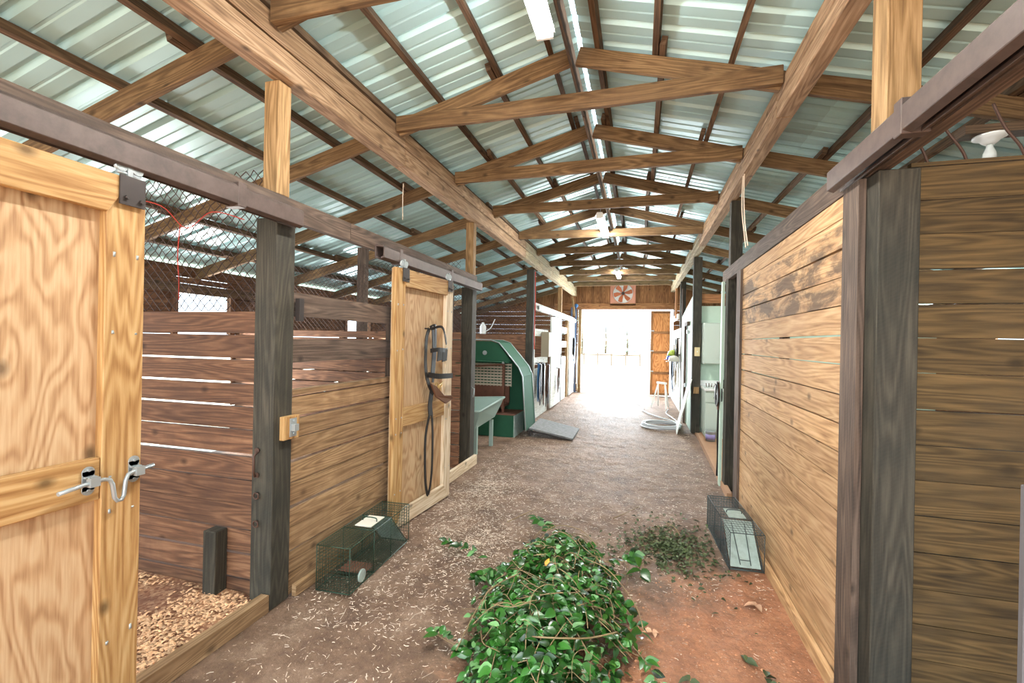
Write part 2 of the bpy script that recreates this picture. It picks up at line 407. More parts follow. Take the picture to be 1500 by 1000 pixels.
# ---- floor
def gz(x, y):
    v = noise.noise(Vector((x*1.7, y*1.7, 0)))*.014+noise.noise(Vector((x*7, y*7, 3)))*.007
    if -2.1 < x < 1 and 1.1 < y < 8: v += noise.noise(Vector((x*19, y*19, 7)))*.006+noise.noise(Vector((x*43, y*43, 9)))*.004
    return v-.012
def steps(pts):
    out = [pts[0][0]]
    for (a, st), (b, _) in zip(pts, pts[1:]):
        n = max(1, round((b-a)/st)); out += [a+(b-a)*(i+1)/n for i in range(n)]
    return out
mb = MB(); xs = steps([(XL, .2), (-2.1, .022), (.98, .2), (XR, 0)]); ys = steps([(Y0, .12), (1.2, .022), (4, .035), (8, .12), (YB, 0)])
nx = len(xs)-1; ny = len(ys)-1
for y in ys:
    for x in xs: mb.v.append(Vector((x, y, gz(x, y))))
for j in range(ny):
    for i in range(nx):
        a = j*(nx+1)+i; mb.face((a, a+1, a+nx+2, a+nx+1), ((0, 0),)*4, .5, True)
struct('floor', mb, M['dirt'], origin=(0, 0, 0))
mb = MB(); mb.box(-60, 60, -60, Y0, -.3, -.02)
struct('trim_4', mb, M['yard'], origin=(0, 0, 0))  # unseen ground behind the camera, made browner to bounce less light in
mb = MB(); mb.box(-60, 60, YB, 160, -.3, -.02)
mb.box(-60, XL, Y0, YB, -.3, -.02); mb.box(XR, 60, Y0, YB, -.3, -.02)
struct('trim_1', mb, M['field'], origin=(0, 0, 0))

# ---- ceiling: ribbed sheets, one object per slope
def roof(x_in, x_out):
    mb = MB(); prof = []; y = Y0; k = 0
    while y < YB:
        prof += [(y+.01, 0), (y+.03, .03), (y+.055, .03), (y+.075, 0), (y+.15, 0), (y+.158, .006), (y+.172, .006), (y+.18, 0)]; y += .245
    n = len(prof); nseg = 3
    for xi in range(nseg+1):
        x = x_in+(x_out-x_in)*xi/nseg
        for (yy, h) in prof: mb.v.append(Vector((x, yy, rtop(x)+.075+h)))
    for xi in range(nseg):
        for i in range(n-1):
            a = xi*n+i; rr = random.Random((i//32)*7+xi*3+int(x_in*10)).random()  # tone differs per panel, imitating patches of reflection and shade
            mb.face((a, a+1, a+n+1, a+n), ((0, 0),)*4, rr)
    return struct('ceiling', mb, M['roof'], origin=(x_in, 0, 3.9))
roof(RX+.012, XL-.35); roof(RX+.05, XR+.35)

# ---- walls
def plank_wall(mb, axis, c, a0, a1, z0, z1, h=.145, gap=.006, t=.028, holes=(), wob=.002, gapvar=1.0):
    """horizontal boards; axis 'x' runs along X at y=c, 'y' runs along Y at x=c; holes = (a0,a1,z0,z1)"""
    z = z0
    while z < z1-.02:
        g = gap*random.uniform(.4, 1.6)*gapvar; hh = min(h*random.uniform(.96, 1.05), z1-z)
        spans = [(a0, a1)]
        for (h0, h1, q0, q1) in holes:
            if z+hh > q0+.02 and z < q1-.02:
                ns = []
                for (s0, s1) in spans:
                    if h0 > s0: ns.append((s0, min(h0, s1)))
                    if h1 < s1: ns.append((max(h1, s0), s1))
                spans = ns
        zc = z+(hh-g)/2
        for (s0, s1) in spans:
            if s1-s0 < .02: continue
            tilt = random.uniform(-1, 1)*g*.35
            if axis == 'x': mb.bar((s0, c, zc-tilt), (s1, c, zc+tilt), t, hh-g, wob=wob)
            else: mb.bar((c, s0, zc-tilt), (c, s1, zc+tilt), t, hh-g, wob=wob)
        z += hh
    return mb
mb = MB(); plank_wall(mb, 'y', XL, Y0, YB, 0, 1.62, gap=.012, holes=((3.9, 5.3, 0, 1.5), (4.45, 5.22, 1.6, 2.27), (7.95, 8.75, 1.5, 1.98), (10.7, 11.6, 1.5, 2.1), (.4, 1.3, 1.5, 2.1)))
plank_wall(mb, 'y', XL, Y0, YB, 1.62, 2.5, gap=.0, wob=.0006, holes=((4.45, 5.22, 1.6, 2.27), (7.95, 8.75, 1.5, 1.98), (10.7, 11.6, 1.5, 2.1), (.4, 1.3, 1.5, 2.1)))
struct('wall_left', mb, M['partition'])
mb = MB(); plank_wall(mb, 'y', XR, Y0, YB, 0, 2.36, gap=.003, holes=((6.6, 7.8, 1.4, 2.2), (.5, 1.3, 1.6, 2.1)))
struct('wall_right', mb, M['partition'])
for i, (y0, y1, z0, z1) in enumerate(((4.45, 5.22, 1.6, 2.27), (7.95, 8.75, 1.5, 1.98), (10.7, 11.6, 1.5, 2.1))):
    mb = MB(); x = XL+.02
    mb.box(x, x+.04, y0-.07, y1+.07, z0-.07, z0); mb.box(x, x+.04, y0-.07, y1+.07, z1, z1+.07)
    mb.box(x, x+.04, y0-.07, y0, z0, z1); mb.box(x, x+.04, y1, y1+.07, z0, z1)
    struct('window_%d' % (i+1), mb, M['partition'])
# back gable wall: boards beside the doorway, close vertical boards above the header
DX0, DX1, DZ = -1.83, .33, 2.68
mb = MB(); plank_wall(mb, 'x', YB, XL, DX0-.12, 0, 2.8, gap=.004); plank_wall(mb, 'x', YB, 1.0, XR, 0, 2.8, gap=.004)
x = XL
while x < XR:
    w = .085; zt = rtop(x+w/2)+.03
    if zt > 2.86: mb.bar((x+w/2, YB+random.choice((.0, .012)), 2.7), (x+w/2, YB+.006, zt), w+.006, .02, up=(0, 1, 0))
    x += w
struct('wall_back', mb, M['gable'])
mb = MB(); mb.box(DX0-.9, 1.7, YB-.09, YB-.03, DZ+.005, DZ+.2)
struct('trim_2', mb, M['gable'])
mb = MB(); mb.box(DX0-.1, DX0, YB-.1, YB-.02, 0, DZ)
struct('trim_3', mb, M['post_new'])
# unseen boards out of frame, added to keep entrance light off the right partition
mb = MB(); plank_wall(mb, 'y', 1.02, Y0, .95, 0, 2.34)
struct('wall_light_block', mb, M['right_wall'])

# ------------------------------------------------------------------ posts
def post(name, x0, x1, y0, y1, z1, mat, label, z0=0, parts=()):
    mb = MB(); mb.box(x0, x1, y0, y1, z0, z1)
    return tag(build(name, mb, mat, bevel=.004), label, 'post')
PL = 'dark square post on the left of the aisle, '
post('timber_post', -2.2, LA, 2.2, 2.35, 2.3, M['post'], PL+'nearest, with a pale latch block')
post('timber_post', -2.2, LA, 5.45, 5.6, 2.28, M['post'], PL+'between the plywood door and green booth')
post('timber_post', -2.2, LA, 8.9, 9.03, 3.05, M['post'], PL+'just beyond the green booth')
post('timber_post', -2.2, LA, 12.3, 12.43, 2.4, M['post'], PL+'between the far white doors')
post('upper_post', -2.16, -2.055, 2.2, 2.30, 3.105, M['post_new'], 'clean tan upper post between sliding track and left girder, nearest', z0=2.44)
post('upper_post', -2.16, -2.055, 5.46, 5.56, 3.105, M['post_new'], 'brown upper post above the dark post beside the green booth', z0=2.44)
post('upper_post', -2.16, -2.055, 12.3, 12.40, 3.105, M['post_new'], 'far brown upper post under the end of the left girder', z0=2.42)
RB = 3.21
post('timber_post', RA, 1.075, 2.2, 2.345, 2.33, M['post'], 'thick black square post at right front, beside the dark stall')
post('timber_post', RA, 1.075, 5.5, 5.65, 2.36, M['post'], 'dark post on the right between plank wall and cabinet room')
post('timber_post', RA, 1.075, 8.9, 9.04, RB-.01, M['post'], 'dark post on the right carrying the ivory switch plate')
post('timber_post', .98, 1.11, 12.3, 12.42, RB-.01, M['post'], 'far right post behind the white panelling')
post('upper_post', .95, 1.07, 2.2, 2.33, RB-.01, M['post_new'], 'tan upper post above the right track, nearest the camera', z0=2.47)
post('upper_post', .95, 1.07, 5.5, 5.62, RB-.01, M['post'], 'dark upper post above the right header, beside the rope', z0=2.47)
# posts inside the stalls
for (x, y, lab) in ((-3.7, 5.37, 'thin post rising from the partition behind the rails'), (-3.95, 8.96, 'thin post rising from the partition behind the green booth'),
                    (-5.1, 5.36, 'thin post at the outer end of the middle stall partition')):
    mb = MB(); mb.box(x, x+.11, y+.03, y+.13, 0, rtop(x)-.16)
    tag(build('stall_post', mb, M['post_brown']), lab, 'post')

# trim board on the front of the near right post
mb = MB(); mb.box(.9, .928, 2.3, 2.46, 0.0, 2.33)
tag(build('trim_board', mb, M['post_brown']), 'brown upright board nailed on the aisle side of the black post', 'board')
mb = MB(); mb.box(.905, .935, 4.72, 4.9, 0, 2.32)
tag(build('trim_board', mb, M['post_brown']), 'grey upright strip closing the far end of the right plank wall', 'board')

# ------------------------------------------------------------------ girders
def girder(x0, x1, z0, z1, label, mats):
    t = thing('loft_girder', ((x0+x1)/2, Y0, z0), label, 'beam')
    zm = z0+(z1-z0)*.52
    seams = [Y0, 3.6, 8.0, 15.0-.05]
    for i in range(3):
        for (a, b) in ((z0, zm-.006), (zm+.006, z1)):
            mb = MB(); mb.bar(((x0+x1)/2, seams[i], (a+b)/2), ((x0+x1)/2, seams[i+1]-.004, (a+b)/2), x1-x0, b-a, wob=.0025, seg=14)
            build('plank', mb, mats[i], t, bevel=.006)
    return t
girder(-2.11, -2.0, 3.11, 3.41, 'long two-layer timber girder over the left side of the aisle', [M['beam'], M['beam'], M['beam_grey']])
girder(.90, 1.01, RB, 3.43, 'long timber girder over the right side of the aisle', [M['beam'], M['beam'], M['beam_grey']])

# ------------------------------------------------------------------ roof trusses
TY = [.85, 2.12, 3.47, 4.73, 6.08, 7.5, 8.9, 10.3, 11.6, 12.9, 14.2]
TL = ['out over the camera', 'nearest in view, at the first left post', 'second in view, with the big tilted collar']
for i, y in enumerate(TY):
    lab = 'brown roof truss with rafters and collar tie, '
    lab += ('directly above the camera' if i == 0 else ORD[i-1]+' from the front' if i < len(TY)-1 else 'the last one, before the fan')
    t = thing('roof_truss', (RX, y, 3.2), lab, 'truss', None)
    th, dp = .042, .135
    for sgn, xb, xe, gx in ((-1, -2.0, XL-.1, -2.11), (1, .90, XR+.1, 1.01)):
        for (xa, xc) in ((RX+sgn*.03, xb), (gx, xe)):
            za, zc = rtop(xa)-dp/2-.002, rtop(xc)-dp/2-.002
            mb = MB(); j = random.uniform(-.01, .01)
            mb.bar((xa, y, za), (xc, y, zc+j), th, dp, wob=.004, seg=8)
            build('rafter', mb, M['truss'], t, bevel=.004)
    za = 3.40+random.uniform(-.02, .015); zb = za+random.uniform(-.03, .02)
    mb = MB(); mb.bar((-1.99, y-.046, za), (.89, y-.046, zb), .042, .125, wob=.004, seg=8)
    build('collar_tie', mb, M['truss'], t, bevel=.004)
# ridge board
mb = MB()
for a in range(3): mb.bar((RX-.012, Y0+a*5.4, RZ-.1), (RX-.012, Y0+a*5.4+5.38, RZ-.1), .02, .17)
tag(build('ridge_board', mb, M['purlin']), 'long dark ridge board beside the narrow slit of daylight', 'beam')

# purlins, each piece spanning two bays and lapping its neighbour
rowsL = [.16, .62, 1.08, 1.55, 2.08, 2.68, 3.3, 3.95, 4.6]
rowsR = [.16, .62, 1.08, 1.55, 2.08, 2.68, 3.3, 3.95, 4.6]
for side, rows, nm in ((-1, rowsL, 'left'), (1, rowsR, 'right')):
    for ri, dx in enumerate(rows):
        k = 1+(ri % 2); ys = [Y0]+[TY[q] for q in range(k, len(TY), 2)]+[YB-.03]
        for si in range(len(ys)-1):
            a, b = ys[si]-(.14 if si else 0), ys[si+1]+(.14 if si < len(ys)-2 else 0)
            if b-a < .1: continue
            x = RX+side*(dx+(.024 if si % 2 else -.024)); z = rtop(x)+.033
            mb = MB(); mb.bar((x, a, z), (x, b, z), .04, .066+random.uniform(-.006, .004), up=(side*SL, 0, 1), wob=.003, seg=8)
            lab = 'dark purlin piece, row %s %s of the ridge, %s length from the front' % (['one', 'two', 'three', 'four', 'five', 'six', 'seven', 'eight', 'nine'][ri], nm, ORD[si].replace('nearest', 'first'))
            tag(build('purlin', mb, M['purlin']), lab, 'purlin', 'purlins under the %s roof slope' % nm)
# wall plates at the eaves
for x, nm in ((XL+.06, 'left'), (XR-.06, 'right')):
    mb = MB(); mb.box(x-.02, x+.02, Y0, YB-.05, 2.14, 2.26)
    tag(build('wall_plate', mb, M['purlin']), 'long plate along the top of the %s outer wall' % nm, 'beam')

# ------------------------------------------------------------------ left aisle side: header, tracks
mb = MB(); mb.bar((-2.075, Y0, 2.375), (-2.075, 2.9, 2.375), .05, .13, wob=.003, seg=8); mb.bar((-2.075, 2.905, 2.375), (-2.075, 5.6, 2.375), .05, .13, wob=.003, seg=8)
tag(build('door_header', mb, M['post_brown']), 'brown header plank above the left sliding doors', 'beam')
def door_track(x, y0, y1, z, sgn, label, white=False):
    """box track with an open lower slot, sgn = towards the aisle"""
    t = thing('door_track', (x, y0, z), label, 'track')
    m = M['white_metal'] if white else M['track']
    mb = MB(); L = (y1-y0)
    prof = [(0, 0), (0, .1), (.012, .11), (.07, .1), (.085, .085), (.085, 0), (.055, -.012), (.055, .004), (.076, .012), (.076, .08), (.01, .09), (.01, .012), (.03, .004), (.03, -.012)]
    mb.prism([(x+sgn*p[0], y0, z+p[1]) for p in prof], (0, L, 0))
    build('rail', mb, m, t, bevel=.002)
    yy = y0+.25
    while yy < y1:
        mb = MB(); mb.box(min(x, x+sgn*.088), max(x, x+sgn*.088), yy, yy+.05, z-.0125, z+.112)
        build('bracket', mb, m, t, bevel=.003); yy += 1.1
    return t
door_track(-2.05, -.6, 2.32, 2.27, 1, 'long brown box track over the near left plywood door')
door_track(-2.05, 3.22, 5.58, 2.25, 1, 'shorter brown box track over the second left sliding door')
door_track(-2.05, 9.1, 14.6, 2.25, 1, 'white painted track over the far left doors', True)
mb = MB(); mb.bar((-2.075, 9.05, 2.33), (-2.075, 14.9, 2.33), .04, .15, wob=.002)
tag(build('door_header', mb, M['white_board']), 'pale header board above the far left stalls', 'beam')

# right header and track
mb = MB(); mb.bar((.955, Y0, 2.4), (.955, 5.85, 2.4), .05, .13, wob=.003, seg=10)
tag(build('door_header', mb, M['post_brown']), 'long grey-brown header plank along the top of the right wall', 'beam')
door_track(.93, -.6, 2.5, 2.345, -1, 'brown box track running overhead at the right edge')
mb = MB(); mb.bar((.955, 12.45, 2.33), (.955, 14.8, 2.33), .04, .13)
tag(build('door_header', mb, M['white_board']), 'short white header board above the far right tack wall', 'beam')

# ------------------------------------------------------------------ sliding doors
def hanger(y, x, z, parent):
    """door hanger strap with trolley, aisle side +x"""
    x += .012; mb = MB(); mb.box(x, x+.006, y-.048, y+.048, z-.1, z+.015)
    mb.tube([(x+.003, y-.025, z-.07), (x+.018, y-.025, z-.07)], .008, 6); mb.tube([(x+.003, y+.03, z-.075), (x+.018, y+.03, z-.075)], .008, 6)
    h = build('hanger', mb, M['black_metal'], parent)
    mb = MB(); mb.bar((x-.02, y, z+.0), (x-.02, y, z+.09), .02, .02, up=(1, 0, 0))
    mb.lathe([(.022, -.008), (.026, 0), (.022, .008)], (x-.02, y-.03, z+.055), 12, 'x'); mb.lathe([(.022, -.008), (.026, 0), (.022, .008)], (x-.02, y+.03, z+.055), 12, 'x')
    mb.tube([(x-.02, y-.045, z+.03), (x-.02, y+.045, z+.03)], .007, 6)
    build('trolley', mb, M['galv'], h)
def slide_door(y0, y1, z0, z1, label, zm=1.05, st_w=.145, pale=False):
    """built around its own base point; face looks to +x"""
    t = thing('sliding_door', (0, 0, 0), label, 'door')
    P, Q = M['pine'], (M['pine_white'] if pale else M['pine'])
    mb = MB(); mb.box(-.03, -.018, y0+.005, y1-.005, z0+.005, z1-.005); build('plywood_panel', mb, M['ply'], t)
    for (a, b, mt) in ((y0, y0+st_w, P), (y1-st_w, y1, Q)):
        mb = MB(); mb.box(-.018, .02, a, b, z0, z1); build('stile', mb, mt, t, bevel=.003)
    ya, yb = y0+st_w, y1-st_w
    mb = MB(); hh = .15
    # top rail with its mitred ends lying over the stiles
    mb.prism([(-.0, ya-.09, z1), (.0, ya, z1-hh), (.0, yb, z1-hh), (.0, yb+.09, z1)], (.03, 0, 0)); build('top_rail', mb, P, t, bevel=.003)
    mb = MB(); mb.box(-.018, .016, ya+.002, yb-.002, zm-.08, zm+.08); build('middle_rail', mb, P, t, bevel=.003)
    mb = MB(); mb.prism([(0, ya-.09, z0), (0, yb+.09, z0), (0, yb, z0+.14), (0, ya, z0+.14)], (.03, 0, 0)); build('bottom_rail', mb, Q, t, bevel=.003)
    mb = MB()
    for zz in (z0+.3, z0+.8, zm, z0+1.5, z1-.3): 
        for yy in (y0+.03, y0+st_w-.03, y1-st_w+.03, y1-.03): mb.tube([(.018, yy, zz+random.uniform(-.02, .02)), (.0215, yy, zz)], .005, 6)
    build('screws', mb, M['galv'], t)
    return t
d1 = slide_door(-1.2, 0, .1, 2.22, 'pale new plywood sliding door at the left edge', zm=1.045)
d1.location = (-2.0, 1.415, 0)
hanger(-.062, .02, 2.21, d1); hanger(-1.08, .02, 2.2, d1)
# bent-rod latch on door 1
lt = build('latch_rod', (lambda mb: (mb.tube([(.055, -.30, 1.035), (.05, -.22, 1.043), (.05, -.155, 1.046), (.05, -.135, 1.04), (.05, -.125, 1.02), (.052, -.118, .965), (.052, -.108, .95), (.052, -.094, .95), (.052, -.085, .965), (.05, -.078, 1.02), (.05, -.068, 1.042), (.05, -.05, 1.048), (.05, .03, 1.055)], .0078, 8), mb)[1])(MB()), M['galv'], d1)
for yy in (-.19, -.03):
    mb = MB()
    for zz in (1.015, 1.08): mb.lathe([(.021, 0), (.021, .004)], (.021, yy, zz+(.0 if yy < -.1 else .004)), 14, 'x')
    mb.box(.021, .025, yy-.02, yy+.02, 1.012, 1.084); mb.box(.04, .064, yy-.016, yy+.016, 1.03, 1.064)
    mb.box(.025, .045, yy-.016, yy+.016, 1.03, 1.036); mb.box(.025, .045, yy-.016, yy+.016, 1.06, 1.066)
    for zz in (1.012, 1.088): mb.tube([(.024, yy, zz), (.03, yy, zz)], .006, 6)
    build('latch_strap', mb, M['galv'], d1)

d2 = slide_door(0, 1.01, 0.01, 2.2, 'plywood sliding door carrying the black bridle, beside the low plank wall', zm=.93, st_w=.14, pale=True)
d2.location = (-1.965, 3.385, 0); d2.rotation_euler = (0, 0, -.08)
hanger(.12, .02, 2.19, d2); hanger(.92, .02, 2.19, d2)

# ------------------------------------------------------------------ left stall fronts
t = thing('low_stall_wall', (-2.1, 2.9, 0), 'low brown plank wall with two rails, between dark post and plywood door', 'wall')
mb = MB(); zs = [0, .13, .275, .42, .555, .70, .84, .975, 1.11]
gaps = [.004, .012, .005, .022, .006, .02, .006, .02, .006]
zs2 = zs+[1.235]
for i in range(len(zs)):
    mb.bar((-2.085, 2.36, (zs2[i]+zs2[i+1]-gaps[i])/2), (-2.085, 3.75, (zs2[i]+zs2[i+1]-gaps[i])/2-.004), .03, zs2[i+1]-zs2[i]-gaps[i], wob=.003)
build('boards', mb, M['low_wall'], t)
mb = MB(); mb.box(-2.13, -2.06, 2.36, 3.75, 1.238, 1.272); build('cap_board', mb, M['low_wall'], t)
for z in (1.515, 1.805):
    mb = MB(); mb.bar((-2.09, 2.36, z), (-2.09, 3.75, z), .04, .145, wob=.002); build('rail', mb, M['post_brown'], t)
mb = MB(); mb.box(-2.165, -2.12, 3.6, 3.75, 0, 1.88); build('end_batten', mb, M['post_brown'], t)
mb = MB(); mb.bar((-2.075, .1, .05), (-2.075, 2.19, .05), .055, .1, wob=.003)
tag(build('sill_board', mb, M['low_wall']), 'worn sill board across the opening of the nearest left stall', 'sill')
mb = MB(); mb.bar((-2.03, 3.2, .03), (-2.03, 2.37, .035), .03, .07)
tag(build('sill_board', mb, M['low_wall']), 'thin kick board on the ground along the low plank wall', 'sill')
mb = MB(); mb.bar((-2.06, 4.0, .05), (-2.03, 5.62, .06), .04, .12, wob=.002)
tag(build('sill_board', mb, M['pine_white']), 'pale sill plank on the ground beyond the plywood door', 'sill')

def chain_link(mb, x0, x1, y, z0, topf, cell=.066, rad=.0029):
    hw = cell/2; nx_ = int((x1-x0)/hw); nz = int(1.2/hw)
    def P(i, j):
        return Vector((x0+i*hw, y+(.004 if (i+j) % 4 else -.004), z0+j*hw))
    for i in range(nx_):
        for j in range(nz):
            if (i+j) % 2 == 0: a, b = P(i, j), P(i+1, j+1)
            else: a, b = P(i, j+1), P(i+1, j)
            if max(a.z, b.z) < topf((a.x+b.x)/2): mb.seg(a, b, rad)
def partition(y, ztop, label, x1=-2.205, gapv=1.3, mesh_top=2.62):
    t = thing('stall_partition', (-3.9, y, 0), label, 'partition')
    mb = MB(); plank_wall(mb, 'x', y, XL+.03, x1, 0, ztop, h=.146, gap=.0085, gapvar=gapv, wob=.0012); build('boards', mb, M['partition'], t)
    mb = MB(); chain_link(mb, XL+.05, x1, y+.01, ztop, lambda x: min(mesh_top, rtop(x)-.04)); build('chain_link', mb, M['wire'], t)
    mb = MB(); mb.box(XL+.03, XL+.1, y+.015, y+.05, 0, ztop); mb.box(-3.95, -3.87, y+.015, y+.06, 0, ztop); build('batten', mb, M['partition'], t)
    return t
partition(2.25, 1.755, 'nearest left stall partition, boards below a chain-link screen')
partition(5.36, 1.71, 'second left stall partition, seen over the low plank wall', x1=-2.16)
partition(8.94, 1.74, 'third left partition with chain link, behind the green booth')
partition(12.35, 1.74, 'farthest left stall partition, mostly hidden by white boards')

# right side: dark partition in the near stall
t = thing('stall_partition', (2.9, 2.3, 0), 'dark olive board partition filling the right edge', 'partition')
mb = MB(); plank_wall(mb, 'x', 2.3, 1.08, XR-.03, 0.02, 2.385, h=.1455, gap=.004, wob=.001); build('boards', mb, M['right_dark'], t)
# right plank wall
t = thing('plank_wall', (.94, 3.6, 0), 'tall honey-coloured plank wall along the right of the aisle', 'wall')
mb = MB(); plank_wall(mb, 'y', .94, 2.46, 4.74, 0.0, 2.33, h=.1385, gap=.005, wob=.0025, gapvar=1.2); build('boards', mb, M['right_wall'], t)
mb = MB(); mb.bar((.905, 2.47, .02), (.905, 4.7, .02), .03, .07); build('kick_board', mb, M['right_wall'], t)
mb = MB()
for yy in (2.5, 3.6, 4.7): mb.box(.956, 1.0, yy-.04, yy+.04, 0, 2.3)
build('batten', mb, M['post_brown'], t)

# ------------------------------------------------------------------ bits on the posts
t = thing('latch_block', (LA+.015, 2.31, 1.06), 'small pale wooden block with a steel catch on the nearest left post', 'latch')
mb = MB(); mb.box(LA+.001, LA+.035, 2.245, 2.375, .985, 1.125); build('block', mb, M['pine'], t, bevel=.003)
mb = MB(); mb.box(LA+.035, LA+.039, 2.29, 2.345, 1.0, 1.11); build('catch_plate', mb, M['galv'], t)
mb = MB(); mb.box(LA+.039, LA+.065, 2.30, 2.335, 1.035, 1.075); mb.tube([(LA+.039, 2.318, 1.02), (LA+.05, 2.318, 1.02)], .007, 8); mb.tube([(LA+.039, 2.318, 1.095), (LA+.05, 2.318, 1.095)], .007, 8); build('catch', mb, M['galv'], t)
mb = MB(); mb.tube([(-2.155, 2.203, .93), (-2.15, 2.165, .90), (-2.155, 2.17, .85), (-2.15, 2.165, .81), (-2.155, 2.18, .78)], .007, 6)
mb.lathe([(.016, -.006), (.016, .0)], (-2.155, 2.196, .93), 10, 'y'); mb.lathe([(.016, -.006), (.016, .0)], (-2.155, 2.196, .785), 10, 'y')
tag(build('post_handle', mb, M['rust_dark']), 'small rusty pull handle on the nearest left post', 'handle')
for z, w in ((.665, 'upper'), (.50, 'lower')):
    mb = MB(); mb.tube([(-2.15+.018*cos(g), 2.185, z+.018*sin(g)) for g in [k*pi/5 for k in range(10)]], .0045, 6, closed=True)
    mb.tube([(-2.15, 2.2, z+.014), (-2.15, 2.183, z+.017)], .004, 6)
    tag(build('eye_bolt', mb, M['rust_dark']), '%s rusty ring under the handle on the nearest left post' % w, 'ring')
mb = MB(); mb.tube([(LA-.006, 5.5, 1.0), (LA+.03, 5.5, .99), (LA+.025, 5.5, .92), (LA+.012, 5.5, .88)], .006, 6)
tag(build('hook', mb, M['galv']), 'small metal hook on the dark post beside the green booth', 'hook')
mb = MB(); mb.box(LA+.001, LA+.03, 2.36, 2.40, 1.70, 1.84)
tag(build('bracket', mb, M['black_metal']), 'small dark bracket at the end of the upper stall rail', 'bracket')
# stub post in the stall
mb = MB(); mb.box(-2.5, -2.405, 2.15, 2.235, 0.02, .43)
tag(build('stub_post', mb, M['post'], bevel=.004), 'short black stub post against the nearest stall partition', 'post')
# red wire
mb = MB(); pts = [(-2.3, 2.21, 2.3), (-2.55, 2.21, 2.36), (-2.75, 2.21, 2.27), (-2.95, 2.2, 2.42), (-3.3, 2.2, 2.5)]
def smooth(pts, k=6):
    P = [Vector(p) for p in pts]; out = []
    for i in range(len(P)-1):
        p0, p1, p2, p3 = P[max(i-1, 0)], P[i], P[i+1], P[min(i+2, len(P)-1)]
        for j in range(k):
            t = j/k; out.append(.5*((2*p1)+(p2-p0)*t+(2*p0-5*p1+4*p2-p3)*t*t+(3*p1-p0-3*p2+p3)*t**3))
    out.append(P[-1]); return out
mb.tube(smooth(pts), .003, 5); mb.tube(smooth([(-2.8, 2.21, 2.3), (-2.81, 2.205, 2.1), (-2.79, 2.2, 1.95), (-2.8, 2.21, 1.82)]), .003, 5)
tag(build('red_cord', mb, M['red']), 'thin red cord tangled along the nearest chain-link screen', 'cord')
mb = MB(); mb.tube(smooth([(LA+.02, 8.92, 3.0), (LA+.03, 8.92, 2.4), (LA+.02, 8.93, 1.8), (LA+.03, 8.92, 1.45)]), .009, 6)
tag(build('red_cord', mb, M['red']), 'red cord hanging down the post beyond the green booth', 'cord')
# rope on the right girder
mb = MB(); mb.tube(smooth([(.915, 4.75, 3.22), (.90, 4.7, 2.9), (.91, 4.62, 2.62), (.92, 4.6, 2.5)]), .006, 6); mb.tube(smooth([(.915, 4.7, 3.22), (.9, 4.62, 2.95), (.9, 4.55, 2.7), (.92, 4.52, 2.5)]), .006, 6)
tag(build('rope', mb, M['straw']), 'tan rope hanging from the right girder down to the header', 'rope')
mb = MB(); mb.tube(smooth([(-2.16, 3.85, 3.06), (-2.17, 3.86, 2.9), (-2.16, 3.85, 2.72)]), .004, 5)
tag(build('rope', mb, M['straw']), 'short thin twine hanging near the left girder', 'rope')

# rusty rods and bulb above the right partition
for k, (x, y0, dx) in enumerate(((1.14, 2.3, .07), (1.27, 2.3, .1), (1.46, 2.3, .1))):
    mb = MB(); mb.tube(smooth([(x-dx, 2.3, 2.56+.02*k), (x-dx*.6, 2.3, 2.5), (x-.01, 2.3, 2.42), (x+.01, 2.3, 2.36)]), .0055, 6)
    tag(build('rusty_rod', mb, M['rust_dark']), 'curved rusty rod above the dark right partition, %s from the left' % ['first', 'second', 'third'][k], 'rod', 'rusty rods on the right partition')
t = thing('bulb_holder', (1.88, 3.17, 2.78), 'unlit bulb in a white ceiling holder over the right stall', 'light')
mb = MB(); mb.lathe([(.02, .0), (.035, .012), (.05, .03), (.075, .04), (.075, .05)], (1.88, 3.2, 2.76), 20); build('holder', mb, M['white_metal'], t)
mb = MB(); mb.lathe([(.004, -.095), (.02, -.088), (.03, -.065), (.028, -.045), (.016, -.015), (.014, .002)], (1.88, 3.2, 2.758), 16); build('bulb', mb, M['glass_bulb'], t)
mb = MB(); mb.box(1.74, 2.3, 3.15, 3.25, 2.811, 2.86)
build('mounting_board', mb, M['purlin'], t)
# grey thing at the extreme right edge
t = thing('grey_gate_handle', (1.3, 1.86, .7), 'pale grey upright gate edge at the extreme right of the photo', 'gate')
mb = MB(); mb.box(1.198, 1.26, 1.85, 1.875, 0.0, 1.17); build('upright', mb, M['grey_plastic'], t, bevel=.003)
mb = MB(); mb.tube([(1.225, 1.84, .84), (1.205, 1.82, .88), (1.2, 1.82, .80), (1.225, 1.84, .74)], .014, 8); build('handle', mb, M['grey_plastic'], t)

